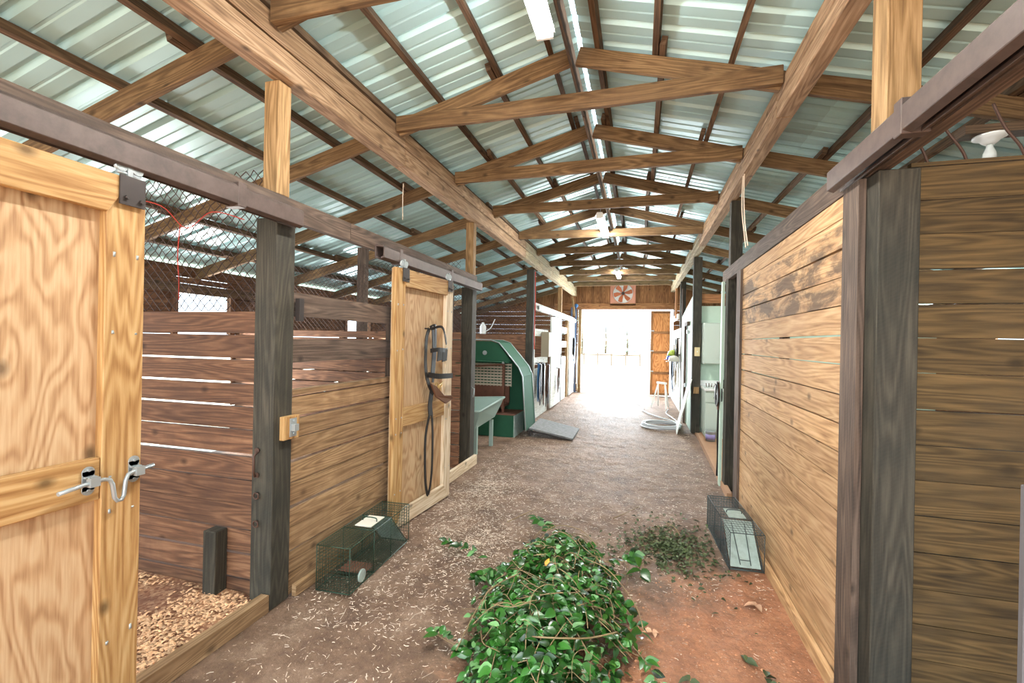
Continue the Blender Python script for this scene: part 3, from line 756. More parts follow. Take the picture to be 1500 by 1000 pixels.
# ------------------------------------------------------------------ lamps
for k, (x, y0, L, z) in enumerate(((-.585, 1.5, 1.22, 3.45), (-.56, 6.35, 1.22, 3.33), (-.56, 11.3, 1.22, 3.35))):
    lab = ['twin-tube lamp hanging at the top of the picture', 'lit twin-tube lamp halfway along the ridge', 'farthest lit lamp in front of the gable fan'][k]
    t = thing('tube_lamp', (x, y0, z), lab, 'light')
    mb = MB(); mb.prism([(x-.06, y0, z+.02), (x+.06, y0, z+.02), (x+.035, y0, z+.065), (x-.035, y0, z+.065)], (0, L, 0)); build('housing', mb, M['white_metal'], t)
    for sx in (-.03, .03):
        mb = MB(); mb.tube([(x+sx, y0+.03, z), (x+sx, y0+L-.03, z)], .016, 10); build('tube', mb, M['tube'], t)
    for yy in (y0+.01, y0+L-.01):
        mb = MB(); mb.box(x-.05, x+.05, yy-.01, yy+.01, z-.018, z+.02); build('end_cap', mb, M['white_metal'], t)
    mb = MB()
    for yy in (y0+.1, y0+L-.1): mb.tube([(x, yy, z+.065), (x+.01, yy, RZ-.17)], .003, 5)
    build('chain', mb, M['galv'], t)
    l = light('tube_light', 'AREA', (x, y0+L/2, z-.03), (x, y0+L/2, 0), [26, 26, 26][k], (1, .97, .93), .1, L)
    l.rotation_euler = (0, 0, 0)

# ------------------------------------------------------------------ fan in the gable
fx, fz = -.535, 3.2
t = thing('gable_fan', (fx, YB-.06, 2.9), 'square framed fan with orange-brown blades, above the far doorway', 'fan')
mb = MB(); f0, f1, yf = .39, .35, YB-.09
for (a, b, c, d) in ((-f0, f0, f1, f0), (-f0, f0, -f0, -f1), (-f0, -f1, -f1, f1), (f1, f0, -f1, f1)): mb.box(fx+a, fx+b, yf, yf+.07, fz+c, fz+d)
build('frame', mb, plain('fan_frame', lin(206, 140, 116), .6), t)
mb = MB(); n = 40
ring = [(fx+.315*cos(2*pi*k/n), fz+.315*sin(2*pi*k/n)) for k in range(n)]
sq = []
for k in range(n):
    a = 2*pi*k/n; s_ = .35/max(abs(cos(a)), abs(sin(a))); sq.append((fx+s_*cos(a), fz+s_*sin(a)))
for k in range(n):
    j = (k+1) % n; mb.poly([(ring[k][0], yf+.03, ring[k][1]), (ring[j][0], yf+.03, ring[j][1]), (sq[j][0], yf+.02, sq[j][1]), (sq[k][0], yf+.02, sq[k][1])], .5)
build('shroud', mb, plain('fan_shroud', lin(214, 150, 124), .6), t)
mb = MB(); mb.lathe([(.31, 0), (.31, .006)], (fx, yf+.062, fz), 32, 'y'); build('white_backing', mb, M['white_metal'], t)
for k in range(6):
    a = 2*pi*k/6+.25; mb = MB()
    ca, sa = cos(a), sin(a)
    P = lambda r, o, y: (fx+ca*r-sa*o, y, fz+sa*r+ca*o)
    f = [P(.05, -.02, yf+.02), P(.17, -.075, yf+.005), P(.28, -.075, yf+.0), P(.295, .0, yf+.02), P(.27, .06, yf+.035), P(.15, .035, yf+.04), P(.05, .02, yf+.035)]
    mb.prism(f, (0, .006, 0)); build('blade', mb, plain('fan_blade', lin(190, 106, 66), .5) if k == 0 else bpy.data.materials['fan_blade'], t)
mb = MB(); mb.lathe([(.02, -.02), (.05, -.005), (.05, .04)], (fx, yf+.01, fz), 14, 'y'); build('hub', mb, M['black_metal'], t)

# ------------------------------------------------------------------ far door leaf, edges, blue lamp
t = thing('end_door_leaf', (.6, YB-.15, 0), 'brown panelled door leaf standing half open at the right of the bright doorway', 'door')
mb = MB(); mb.box(DX1+.02, .9, YB-.13, YB-.115, .03, DZ-.06); build('panel', mb, wood('orange_ply', lin(222, 160, 102), lin(200, 132, 78), lin(150, 90, 48), vary=.02, knots=0, ply=True), t)
mb = MB()
mb.box(DX1, DX1+.07, YB-.16, YB-.13, .03, DZ-.05)
for z in (.03, .68, 1.32, 1.93, DZ-.12): mb.box(DX1+.07, .9, YB-.16, YB-.13, z, z+.07)
build('frame', mb, M['gable'], t)
mb = MB()
for z in (.75, 1.38, 2.0): mb.box(DX1-.01, DX1+.1, YB-.17, YB-.16, z, z+.03)
build('hinge_strap', mb, M['galv'], t)
mb = MB(); mb.lathe([(.03, -.05), (.06, -.03), (.06, .04), (.03, .06)], (DX0-.16, YB-.2, 2.8), 14, 'y'); mb.box(DX0-.18, DX0-.14, YB-.15, YB-.09, 2.78, 2.82)
tag(build('alarm_bell', mb, M['blue']), 'small round blue fitting at the top left corner of the far doorway', 'fitting')
for x, lab in ((DX0-.2, 'blue-grey metal strip beside the far doorway, nearer it'), (DX0-.34, 'blue-grey metal strip beside the far doorway, farther from it')):
    mb = MB(); mb.box(x, x+.05, YB-.14, YB-.1, 0, 2.75); tag(build('door_jamb_strip', mb, M['steel_blue']), lab, 'trim')
mb = MB(); mb.bar((-1.98, 14.3, 2.45), (-2.06, 14.3, 3.05), .06, .04, up=(0, 1, 0)); tag(build('brace', mb, M['post_new']), 'light slanting brace under the far end of the left girder', 'brace')

# ------------------------------------------------------------------ outside beyond the doorway
rng = random.Random(3)
def tree(x, y, h, w, lab):
    t = thing('tree', (x, y, 0), lab, 'tree', 'trees beyond the field')
    mb = MB(); mb.tube([(x, y, -.1), (x+.1, y, h*.3), (x, y, h*.8)], [.2, .16, .04], 7); build('trunk', mb, M['bark'], t)
    mb = MB()
    for k in range(170):
        a = rng.uniform(0, 2*pi); q = rng.random()**.5; zz = rng.uniform(.12, 1); r_ = w*q*sqrt(max(.05, 1-(zz-.45)**2*2.6))
        p = Vector((x+r_*cos(a), y+r_*sin(a), h*zz)); mb.leaf(p, (cos(a), sin(a), rng.uniform(-.5, .5)), (rng.uniform(-1, 1), rng.uniform(-1, 1), 1), .5, .4)
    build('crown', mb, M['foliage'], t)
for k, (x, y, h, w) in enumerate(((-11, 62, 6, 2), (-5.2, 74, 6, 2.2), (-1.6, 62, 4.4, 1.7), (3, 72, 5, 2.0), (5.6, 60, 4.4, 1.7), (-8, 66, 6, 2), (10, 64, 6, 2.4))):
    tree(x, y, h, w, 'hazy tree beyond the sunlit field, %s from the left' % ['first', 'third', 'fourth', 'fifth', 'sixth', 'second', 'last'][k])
t = thing('field_fence', (-2.5, 34, 0), 'low far rail fence seen through the doorway', 'fence')
for k in range(5):
    mb = MB(); mb.box(-4+k*1.0, -3.9+k*1.0, 34, 34.1, -.02, .9); build('fence_post', mb, M['bark'], t)
mb = MB(); mb.box(-4.1, .1, 34.1, 34.14, .7, .8); build('fence_rail', mb, M['bark'], t)

# ------------------------------------------------------------------ bridle and reins on door 2 (face x about -1.945)
def strap(pts, w=.022, th=.004, flat=(1, 0, 0), mb=None):
    mb = mb or MB(); mb.tube(smooth(pts), (th, w/2) if False else th, 4) if False else None
    P = smooth(pts); mb.tube(P, [(th*1.2, w*1.15)]*len(P), 4, flat=flat); return mb
BX = -1.918
t = thing('driving_bridle', (BX, 4.15, 1.1), 'black leather bridle with blinkers and long reins hung on the plywood door', 'bridle')
mb = MB(); mb.tube([(-1.95, 4.02, 1.705), (-1.9, 4.02, 1.7), (-1.87, 4.02, 1.725)], .008, 6); build('peg', mb, M['black_metal'], t)
mb = MB()
strap([(BX+.02, 4.0, 1.70), (BX+.02, 3.95, 1.6), (BX+.02, 3.945, 1.35), (BX+.03, 3.99, 1.2), (BX+.05, 4.06, 1.1)], .03, mb=mb)
strap([(BX+.03, 4.06, 1.70), (BX+.03, 4.08, 1.5), (BX+.03, 4.05, 1.25)], .028, mb=mb)
strap([(BX+.03, 4.0, 1.71), (BX+.05, 4.06, 1.73), (BX+.03, 4.12, 1.68), (BX+.02, 4.14, 1.45), (BX+.02, 4.1, 1.2)], .022, mb=mb)
strap([(BX+.04, 4.0, 1.5), (BX+.07, 4.1, 1.51), (BX+.07, 4.3, 1.5)], .024, mb=mb)
strap([(BX+.03, 3.98, 1.28), (BX+.08, 4.1, 1.26), (BX+.1, 4.38, 1.25)], .03, mb=mb)
strap([(BX+.03, 4.02, 1.7), (BX+.09, 4.14, 1.72), (BX+.09, 4.24, 1.56)], .014, mb=mb)
build('headstall', mb, M['leather'], t)
for (y, z) in ((4.14, 1.47), (4.25, 1.46)):
    mb = MB(); mb.prism([(BX+.06, y-.05, z-.07), (BX+.065, y+.05, z-.06), (BX+.07, y+.055, z+.05), (BX+.065, y-.04, z+.06)], (.008, 0, 0)); build('blinker', mb, M['leather'], t, bevel=.002)
mb = MB(); mb.prism([(BX+.04, 3.99, 1.2), (BX+.05, 4.08, 1.07), (BX+.09, 4.22, .99), (BX+.1, 4.36, 1.02), (BX+.1, 4.33, 1.06), (BX+.08, 4.2, 1.07), (BX+.05, 4.08, 1.17)], (.02, 0, 0)); build('noseband_pad', mb, M['leather_br'], t, bevel=.003)
mb = MB()
for (y, z, r_) in ((4.1, 1.17, .03), (4.16, 1.13, .026), (4.2, 1.17, .02)):
    mb.tube([(BX+.06, y+r_*cos(k*pi/6), z+r_*sin(k*pi/6)) for k in range(12)], .004, 6, closed=True)
mb.tube([(BX+.06, 4.05, 1.13), (BX+.06, 4.24, 1.2)], .006, 6); build('bit_rings', mb, M['brass'], t)
mb = MB()
strap([(BX+.04, 4.05, 1.15), (BX+.03, 4.03, 1.0), (BX+.03, 4.05, .9)], .05, mb=mb)
strap([(BX+.03, 4.03, .92), (BX+.01, 3.99, .7), (BX+.01, 4.0, .35), (BX+.015, 4.03, .19), (BX+.02, 4.05, .16)], .022, mb=mb)
strap([(BX+.03, 4.07, .92), (BX+.015, 4.13, .7), (BX+.015, 4.13, .4), (BX+.02, 4.09, .24), (BX+.02, 4.05, .16)], .02, mb=mb)
build('reins', mb, M['leather'], t)
t.location.x += .03; t.location.y -= .15

# ------------------------------------------------------------------ wire live traps
def grid_panel(mb, o, u, v, nu, nv, rad, clip=None):
    o, u, v = Vector(o), Vector(u), Vector(v)
    for i in range(nu+1):
        a, b = 0, 1
        if clip: a, b = clip('v', i/nu)
        if b > a: mb.seg(o+u*i/nu+v*a, o+u*i/nu+v*b, rad)
    for j in range(nv+1):
        a, b = 0, 1
        if clip: a, b = clip('u', j/nv)
        if b > a: mb.seg(o+v*j/nv+u*a, o+v*j/nv+u*b, rad)
def trap(lab, L, Wd, H, wm, flip, loc, rz):
    """local: x across, y along; the sloping door is at the far end (flip False) or towards the camera (flip True)"""
    t = thing('wire_animal_trap', (0, 0, 0), lab, 'trap')
    h = Wd/2; s = .021; ys = L*.66
    def yy(y): return L-y if flip else y
    nl, nw, nh = int(L/s), int(Wd/s), int(H/s)
    mb = MB(); r_ = .0017
    def cl(k, q):
        if k == 'v': return (0, 1) if q*L < ys else (0, max(0, (L-q*L)/(L-ys)))
        return (0, 1-(q*(L-ys))/L)
    for sx in (-h, h): grid_panel(mb, (sx, yy(0), 0), (0, yy(L)-yy(0), 0), (0, 0, H), nl, nh, r_, cl)
    grid_panel(mb, (-h, yy(0), 0), (Wd, 0, 0), (0, 0, H), nw, nh, r_)
    grid_panel(mb, (-h, yy(0), H), (Wd, 0, 0), (0, yy(ys)-yy(0), 0), nw, int(ys/s), r_)
    grid_panel(mb, (-h, yy(0), .004), (Wd, 0, 0), (0, yy(L)-yy(0), 0), nw, nl, r_)
    build('wire_mesh', mb, wm, t)
    mb = MB(); R_ = .0032
    def rod(a, b): mb.tube([(a[0], yy(a[1]), a[2]), (b[0], yy(b[1]), b[2])], R_, 5)
    for y in (0, ys*.55): 
        for a, b in (((-h, y, 0), (-h, y, H)), ((-h, y, H), (h, y, H)), ((h, y, H), (h, y, 0)), ((h, y, 0), (-h, y, 0))): rod(a, b)
    for sx in (-h, h):
        rod((sx, 0, 0), (sx, L, 0)); rod((sx, 0, H), (sx, ys, H)); rod((sx, ys, H), (sx, L, 0)); rod((sx, ys, 0), (sx, ys, H))
    rod((-h, ys, H), (h, ys, H)); rod((-h, L, 0), (h, L, 0))
    build('frame', mb, wm, t)
    # raised open end frame with its own mesh
    mb = MB(); a, b = ys+.02, L+.02
    for sx in (-h, h):
        mb.tube([(sx, yy(a), H), (sx, yy(b), H)], R_, 5); mb.tube([(sx, yy(b), H), (sx, yy(b), 0)], R_, 5)
    mb.tube([(-h, yy(b), H), (h, yy(b), H)], R_, 5); mb.tube([(-h, yy(b), .005), (h, yy(b), .005)], R_, 5)
    grid_panel(mb, (-h, yy(a), H), (Wd, 0, 0), (0, yy(b)-yy(a), 0), nw, 6, r_)
    if not flip: grid_panel(mb, (-h, yy(b), H*.25), (Wd, 0, 0), (0, 0, H*.75), nw, 9, r_)
    for sx in (-h, h): grid_panel(mb, (sx, yy(a), H*.5), (0, yy(b)-yy(a), 0), (0, 0, H*.5), 7, 6, r_)
    build('end_guard', mb, wm, t)
    mb = MB(); mb.prism([(-h+.012, yy(ys+.01), H-.01), (h-.012, yy(ys+.01), H-.01), (h-.012, yy(L-.01), .012), (-h+.012, yy(L-.01), .012)], (0, .0, .0025)); dr = build('sloping_door', mb, M['plate'], t)
    mb = MB(); q = (yy(ys+.01)-yy(L-.01))
    for sx in (-.035, .035): mb.tube([(sx, yy(L-.02)-(.008 if flip else -.008), .03), (sx*1.3, yy(ys+.02)-(.008 if flip else -.008), H-.02)], .003, 5)
    mb.tube([(-.035, yy(L-.03)-(.01 if flip else -.01), .06), (.035, yy(L-.03)-(.01 if flip else -.01), .06)], .003, 5)
    build('door_bar', mb, wm, dr)
    mb = MB(); mb.box(-.055, .07, min(yy(ys*.62), yy(ys*.98)), max(yy(ys*.62), yy(ys*.98)), H+.002, H+.007)
    lp = build('handle_plate', mb, M['paper'] if not flip else M['plate'], t)
    mb = MB(); mb.tube(smooth([(-.05, yy(ys*.8), H+.007), (-.04, yy(ys*.8), H+.03), (.05, yy(ys*.8), H+.03), (.06, yy(ys*.8), H+.007)], 4), .004, 6); build('carry_handle', mb, wm, lp)
    mb = MB(); mb.box(-h+.02, h-.02, min(yy(.2), yy(.34)), max(yy(.2), yy(.34)), .03, .033); build('trigger_plate', mb, M['rust'], t)
    if not flip:
        mb = MB(); mb.lathe([(.04, 0), (.04, .012)], (h+.001, .13, .06), 18, 'x'); build('round_tag', mb, M['plate'], t)
    t.location = loc; t.rotation_euler = (0, 0, rz); return t
trap('green wire live trap on the ground against the low plank wall', .80, .235, .285, M['cage_green'], False, (-1.83, 2.475, .002), .04)
trap('grey wire live trap with a metal end door, beside the right plank wall', .80, .225, .265, M['cage_grey'], True, (.762, 3.6, .002), .05)

# ------------------------------------------------------------------ green booth with ramp and trough
t = thing('green_booth', (-2.4, 7.7, 0), 'green sheet-metal booth with chamfered hood and low step box, left side bay', 'booth')
prof = [(-3.35, 1.62), (-2.42, 1.62), (-2.28, 1.575), (-1.93, 1.17), (-1.86, 1.02), (-1.79, .12)]
def band(mb, prof, th, y0, y1):
    for i in range(len(prof)-1):
        (x0, z0), (x1, z1) = prof[i], prof[i+1]; dx, dz = x1-x0, z1-z0; L = sqrt(dx*dx+dz*dz); nx_, nz_ = dz/L*th, -dx/L*th
        mb.prism([(x0, y0, z0), (x1, y0, z1), (x1+nx_, y0, z1+nz_), (x0+nx_, y0, z0+nz_)], (0, y1-y0, 0), .5)
mb = MB(); band(mb, prof, .012, 7.38, 8.06); build('hood_shell', mb, M['green_paint'], t)
mb = MB(); mb.prism([(-3.35, 7.37, 1.6), (-2.43, 7.37, 1.6), (-2.3, 7.37, 1.56), (-2.07, 7.37, 1.27), (-3.35, 7.37, 1.27)], (0, .012, 0)); build('front_fascia', mb, M['green_paint'], t)
mb = MB(); mb.tube([(x, 7.365, z) for x, z in prof], .011, 6); build('edge_strip', mb, M['galv'], t)
mb = MB(); mb.tube([(x+.005, 8.06, z) for x, z in prof], .008, 6); build('edge_strip', mb, M['galv'], t)
mb = MB(); mb.tube([(-3.35, 7.362, 1.27), (-2.1, 7.362, 1.25)], .01, 6); build('edge_strip', mb, M['green_paint'], t)
mb = MB(); mb.prism([(-3.35, 8.06, 0), (-1.83, 8.06, 0), (-1.88, 8.06, 1.02), (-2.28, 8.06, 1.56), (-3.35, 8.06, 1.6)], (0, .012, 0)); build('back_panel', mb, M['green_paint'], t)
mb = MB(); mb.box(-2.75, -2.0, 7.36, 8.0, .0, .36); build('step_box', mb, M['green_paint'], t)
mb = MB(); mb.box(-2.74, -1.99, 7.37, 8.0, .362, .372); build('step_top', mb, M['rust'], t)
mb = MB(); mb.box(-1.998, -1.985, 7.36, 8.0, 0, .362); build('step_side', mb, M['plate'], t)
mb = MB(); mb.box(-3.2, -2.25, 7.94, 7.99, .5, .8); mb.box(-3.2, -2.25, 7.6, 7.95, .46, .5); mb.box(-2.27, -2.23, 7.55, 7.6, .36, 1.2); mb.bar((-3.2, 7.58, 1.12), (-2.24, 7.58, 1.2), .03, .03); mb.bar((-3.2, 7.58, .5), (-2.24, 7.58, .56), .03, .03); build('brown_seat', mb, M['rust'], t)
mb = MB()
for k in range(8): mb.box(-3.1, -2.2, 7.9, 7.91, .8+k*.052, .832+k*.052)
for k in range(14): mb.box(-3.05+k*.065, -3.04+k*.065, 7.89, 7.9, .79, 1.2)
build('slatted_back', mb, M['grid'], t)
mb = MB(); mb.lathe([(.038, 0), (.038, .008)], (-2.53, 7.36, 1.4), 16, 'y'); mb.lathe([(.015, 0), (.015, .012)], (-2.53, 7.352, 1.4), 10, 'y'); build('round_emblem', mb, M['galv'], t)
mb = MB(); mb.lathe([(.02, 0), (.02, .02)], (-2.2, 7.35, 1.24), 10, 'y'); build('catch', mb, M['galv'], t)

mb = MB()
mb.prism([(-1.76, 7.5, .13), (-1.02, 7.46, .012), (-1.03, 8.4, .012), (-1.77, 8.42, .15)], (0, 0, .025), .5)
t = thing('ramp_board', (-1.4, 7.9, 0), 'grey rubber-topped ramp board tilted against the green booth', 'ramp')
build('top', mb, M['rubber'], t)
mb = MB(); mb.bar((-1.82, 7.53, .1), (-1.06, 7.49, .012), .03, .02); mb.bar((-1.8, 8.35, .09), (-1.8, 7.56, .08), .03, .03); mb.box(-1.80, -1.76, 7.6, 7.64, 0, .075); mb.box(-1.80, -1.76, 8.26, 8.3, 0, .085); build('support', mb, M['black_metal'], t)

t = thing('feed_trough', (-2.3, 6.5, 0), 'pale green sloping feed trough between dark post and green booth', 'trough')
rim = [(-2.1, 5.95, .63), (-2.03, 6.9, .72), (-2.62, 6.95, .68), (-2.72, 5.95, .6)]
bot = [(-2.2, 6.05, .36), (-2.12, 6.7, .44), (-2.5, 6.75, .42), (-2.6, 6.05, .34)]
mb = MB()
for i in range(4):
    j = (i+1) % 4; mb.prism([rim[i], rim[j], bot[j], bot[i]], (.0, .0, .008), .5)
mb.prism(bot, (0, 0, .01), .5); build('tray', mb, M['pale_green'], t)
mb = MB(); mb.tube(rim, .016, 8, closed=True); build('rim', mb, M['pale_green'], t)
for (x, y) in ((-2.2, 6.08), (-2.56, 6.1), (-2.16, 6.66), (-2.48, 6.68)):
    mb = MB(); mb.box(x-.025, x+.025, y-.025, y+.025, 0, .4); build('leg', mb, M['pale_green'], t)
mb = MB(); mb.bar((-2.2, 7.15, .5), (-2.0, 7.1, .53), .04, .03); tag(build('timber_offcut', mb, M['rust'] ), 'small brown wooden piece behind the feed trough', 'board') if False else None

# ------------------------------------------------------------------ far left stalls: white boards, door, tack
mb = MB(); mb.box(-2.11, -2.06, 9.06, 9.13, 0, 1.95); tag(build('door_jamb', mb, M['white_board']), 'white upright jamb beside the post beyond the green booth', 'trim')
t = thing('plank_wall', (-2.08, 9.6, 0), 'white rails and boards of the far left stall behind the hanging tack', 'wall')
for z in (1.8, 1.2): 
    mb = MB(); mb.bar((-2.09, 9.13, z), (-2.09, 10.6, z), .03, .15); build('rail', mb, M['white_board'], t)
mb = MB(); plank_wall(mb, 'y', -2.09, 9.13, 10.6, 0, 1.05, h=.15, gap=.006); build('boards', mb, M['white_board'], t)
t = thing('white_door', (-2.0, 11.2, 0), 'tall weathered white door hanging on the far left track', 'door')
mb = MB(); mb.prism([(-2.03, 10.62, .05), (-2.03, 11.95, .05), (-2.03, 11.95, 2.22), (-2.03, 11.0, 2.22), (-2.03, 10.62, 2.19)], (.035, 0, 0)); build('panel', mb, M['white_board'], t)
mb = MB(); mb.tube([(-1.99, 11.85, 1.3), (-1.96, 11.85, 1.28), (-1.96, 11.85, 1.05), (-1.99, 11.85, 1.03)], .01, 6); build('handle', mb, M['black_metal'], t)
mb = MB(); mb.box(-2.05, -2.0, 11.05, 11.12, 2.2, 2.3); build('hanger', mb, M['black_metal'], t)
t = thing('plank_wall', (-2.08, 13, 0), 'farthest left stall front of white boards with two gaps', 'wall')
for z in (1.95, 1.55):
    mb = MB(); mb.bar((-2.09, 12.45, z), (-2.09, 13.5, z), .03, .17); build('rail', mb, M['white_board'], t)
mb = MB(); plank_wall(mb, 'y', -2.09, 12.45, 13.3, 0, 1.2, h=.15, gap=.006); build('boards', mb, M['white_board'], t)
mb = MB(); mb.box(-2.12, -2.05, 13.45, 13.57, 0, 2.26); tag(build('door_jamb', mb, M['post_new']), 'tan upright jamb near the left side of the doorway', 'trim')
mb = MB(); mb.box(-2.05, -2.01, 13.6, 14.6, .04, 2.24); tag(build('white_door', mb, M['white_board']), 'white door panel closest to the far doorway on the left', 'door')
# grey box on the stall front
t = thing('wall_cabinet', (-2.0, 9.9, 1.3), 'grey-beige wooden box hung over the tack on the white stall front', 'box')
mb = MB(); mb.box(-2.06, -1.9, 9.75, 10.45, 1.28, 1.82); build('body', mb, plain('taupe_paint', lin(150, 140, 118), .6), t, bevel=.004)
mb = MB(); mb.box(-1.9, -1.885, 9.76, 10.44, 1.29, 1.81); build('lid', mb, plain('taupe_lid', lin(196, 186, 168), .6), t, bevel=.003)

def tack(x, y, z, L, side, lab, rng, n=7, mats=('leather', 'leather_br', 'leather')):
    t = thing('tack_bundle', (x, y, z-L), lab, 'tack')
    mb = MB(); mb.tube([(x-side*.03, y, z+.01), (x+side*.06, y, z)], .012, 6); build('hook', mb, M['black_metal'], t)
    for k in range(n):
        mb = MB(); o = side*rng.uniform(.0, .07); q = rng.uniform(.55, 1)*L; s = rng.uniform(.04, .1)*(1 if k % 2 else -1)
        strap([(x+side*.02+o, y, z), (x+side*.02+o, y+s, z-q*.35), (x+side*.02+o, y+s*1.2, z-q*.7), (x+side*.02+o, y+s*.3, z-q), (x+side*.03+o, y-s*.5, z-q*.7), (x+side*.03+o, y, z-.02)], rng.uniform(.02, .045), .006, mb=mb)
        build('strap', mb, M[mats[k % len(mats)]], t)
    mb = MB()
    for k in range(3):
        cy, cz, r_ = y+rng.uniform(-.08, .08), z-L*rng.uniform(.3, .9), .03
        mb.tube([(x+side*.06, cy+r_*cos(a*pi/5), cz+r_*sin(a*pi/5)) for a in range(10)], .006, 5, closed=True)
    build('ring', mb, M['galv'], t)
rg = random.Random(11)
tack(-2.05, 9.3, 1.15, .85, 1, 'dark straps and blue halter hung lowest, just beyond the green booth', rg, 7, ('blue', 'leather', 'blue'))
tack(-2.05, 9.65, 1.15, 1.0, 1, 'long dark harness straps hung under the grey box', rg, 9)
tack(-2.05, 10.2, 1.1, .95, 1, 'brown harness straps hung between grey box and white door', rg, 8, ('leather_br', 'leather'))
tack(-1.975, 11.35, .95, .6, 1, 'small strap bundle hanging on the weathered white door', rg, 4, ('leather_br',))
tack(-1.985, 13.9, 1.75, .9, 1, 'dark halters on the white panel nearest the left of the doorway', rg, 6, ('leather', 'steel_blue'))
tack(-1.985, 14.35, 1.5, 1.2, 1, 'pale and brown ropes hung closest to the doorway on the left', rg, 7, ('leather_br', 'straw', 'leather'))
# spout and hanging bucket bits far left
t = thing('white_jug', (-3.25, 8.7, 1.75), 'white plastic jug standing on the partition behind the dark post', 'jug')
mb = MB(); mb.lathe([(.06, 0), (.065, .02), (.065, .16), (.03, .21), (.022, .24)], (-3.12, 8.94, 1.742), 14); build('body', mb, M['white_metal'], t)
mb = MB(); mb.tube(smooth([(-3.06, 8.94, 1.8), (-2.95, 8.93, 1.87), (-2.86, 8.93, 2.05)]), .01, 6); build('spout_tube', mb, M['white_metal'], t)

# ------------------------------------------------------------------ right side: room, panels, tack
mb = MB(); mb.box(1.08, XR-.03, 9.05, 9.07, 0, 2.32); tag(build('room_wall', mb, M['mint_wall'], origin=(2.8, 9.06, 0)), 'pale mint painted wall behind the white cabinets', 'wall')
mb = MB(); mb.bar((1.08, 9.0, 2.45), (3.9, 9.0, 2.44), .05, .16); tag(build('room_header', mb, M['gable']), 'brown beam above the mint wall', 'beam')
mb = MB(); mb.box(1.0, XR-.03, 5.7, 9.03, -.02, .012); tag(build('concrete_pad', mb, M['concrete'], origin=(2.8, 7.3, 0)), 'dusty tan concrete pad of the cabinet room', 'floor')
t = thing('wall_cabinet', (1.28, 8.9, 1.3), 'white wall cabinet with one door, above the sink cabinet', 'cabinet')
mb = MB(); mb.box(1.09, 1.46, 8.72, 9.045, 1.27, 2.0); build('body', mb, M['cabinet'], t, bevel=.003)
mb = MB(); mb.box(1.095, 1.41, 8.70, 8.718, 1.28, 1.99); dr = build('door', mb, M['cabinet'], t, bevel=.004)
mb = MB(); mb.tube([(1.375, 8.7, 1.44), (1.375, 8.68, 1.43), (1.375, 8.68, 1.36), (1.375, 8.7, 1.35)], .006, 6); build('handle', mb, M['black_metal'], dr)
t = thing('base_cabinet', (1.3, 8.7, 0), 'white floor cabinet with drawer and counter in the side room', 'cabinet')
mb = MB(); mb.box(1.1, 2.0, 8.42, 9.04, .1, .82); mb.box(1.12, 2.0, 8.47, 9.0, .013, .1); build('body', mb, M['cabinet'], t, bevel=.003)
mb = MB(); mb.box(1.085, 2.02, 8.38, 9.045, .822, .86); build('counter', mb, M['white_metal'], t, bevel=.004)
mb = MB(); mb.box(1.11, 1.45, 8.40, 8.418, .63, .8); d_ = build('drawer', mb, M['cabinet'], t, bevel=.003)
mb = MB(); mb.tube([(1.23, 8.4, .715), (1.23, 8.38, .715), (1.33, 8.38, .715), (1.33, 8.4, .715)], .006, 6); build('handle', mb, M['black_metal'], d_)
mb = MB(); mb.box(1.11, 1.45, 8.40, 8.418, .12, .61); build('door', mb, M['cabinet'], t, bevel=.003)
mb = MB(); mb.box(1.085, 1.9, 9.0, 9.044, .862, .96); build('backsplash', mb, M['white_metal'], t)
for k, (x, h, r_, m) in enumerate(((1.375, .17, .022, 'bottle'), (1.43, .2, .028, 'leather'), (1.49, .16, .025, 'steel_blue'))):
    t = thing('bottle', (x, 8.6, .862), ['brown bottle on the counter, left of two darker ones', 'tall dark bottle in the middle of the counter group', 'blue-grey bottle at the right of the counter group'][k], 'bottle', 'bottles on the side room counter')
    mb = MB(); mb.lathe([(r_, 0), (r_, h*.65), (r_*.4, h*.8), (r_*.4, h*.92)], (x, 8.6, .862), 12); build('body', mb, M[m], t)
    mb = MB(); mb.lathe([(r_*.5, 0), (r_*.5, h*.1)], (x, 8.6, .862+h*.92), 10); build('cap', mb, M['white_metal'], t)
for k in range(4):
    x = 1.16+k*.04; mb = MB(); mb.tube([(x, 8.75, .862), (x+.01*(k-1), 8.75, .93)], .007, 6)
    tag(build('small_tool', mb, M['leather_br']), ['thin brown tool at the left of the counter', 'second thin brown tool on the counter', 'third thin brown tool on the counter', 'brown tool nearest the bottles on the counter'][k], 'tool')
t = thing('paint_can', (1.17, 8.3, .013), 'grey metal paint can on the floor before the white cabinet', 'can')
mb = MB(); mb.lathe([(.075, 0), (.075, .15), (.078, .155), (.078, .165), (.06, .166)], (1.165, 8.22, .013), 20); build('body', mb, M['galv'], t)
mb = MB(); mb.lathe([(.0765, 0), (.0765, .08)], (1.165, 8.22, .045), 20); build('label_band', mb, plain('can_label', lin(150, 140, 190), .5), t)
mb = MB(); mb.tube(smooth([(1.087, 8.22, .15), (1.08, 8.2, .2), (1.165, 8.16, .22), (1.25, 8.2, .2), (1.243, 8.22, .15)]), .003, 5); build('bail', mb, M['galv'], t)
t = thing('switch_plate', (1.0, 8.89, 1.4), 'ivory switch plate on the dark post beside the cabinet', 'switch')
mb = MB(); mb.box(.965, 1.055, 8.89, 8.899, 1.4, 1.56); build('plate', mb, M['ivory'], t, bevel=.003)
mb = MB(); mb.box(1.003, 1.017, 8.876, 8.89, 1.47, 1.495); build('toggle', mb, M['white_metal'], t)
mb = MB(); mb.box(.96, 1.05, 8.878, 8.899, .72, .84); tag(build('wood_block', mb, M['post_new']), 'small tan wooden block low on the switch post', 'block')
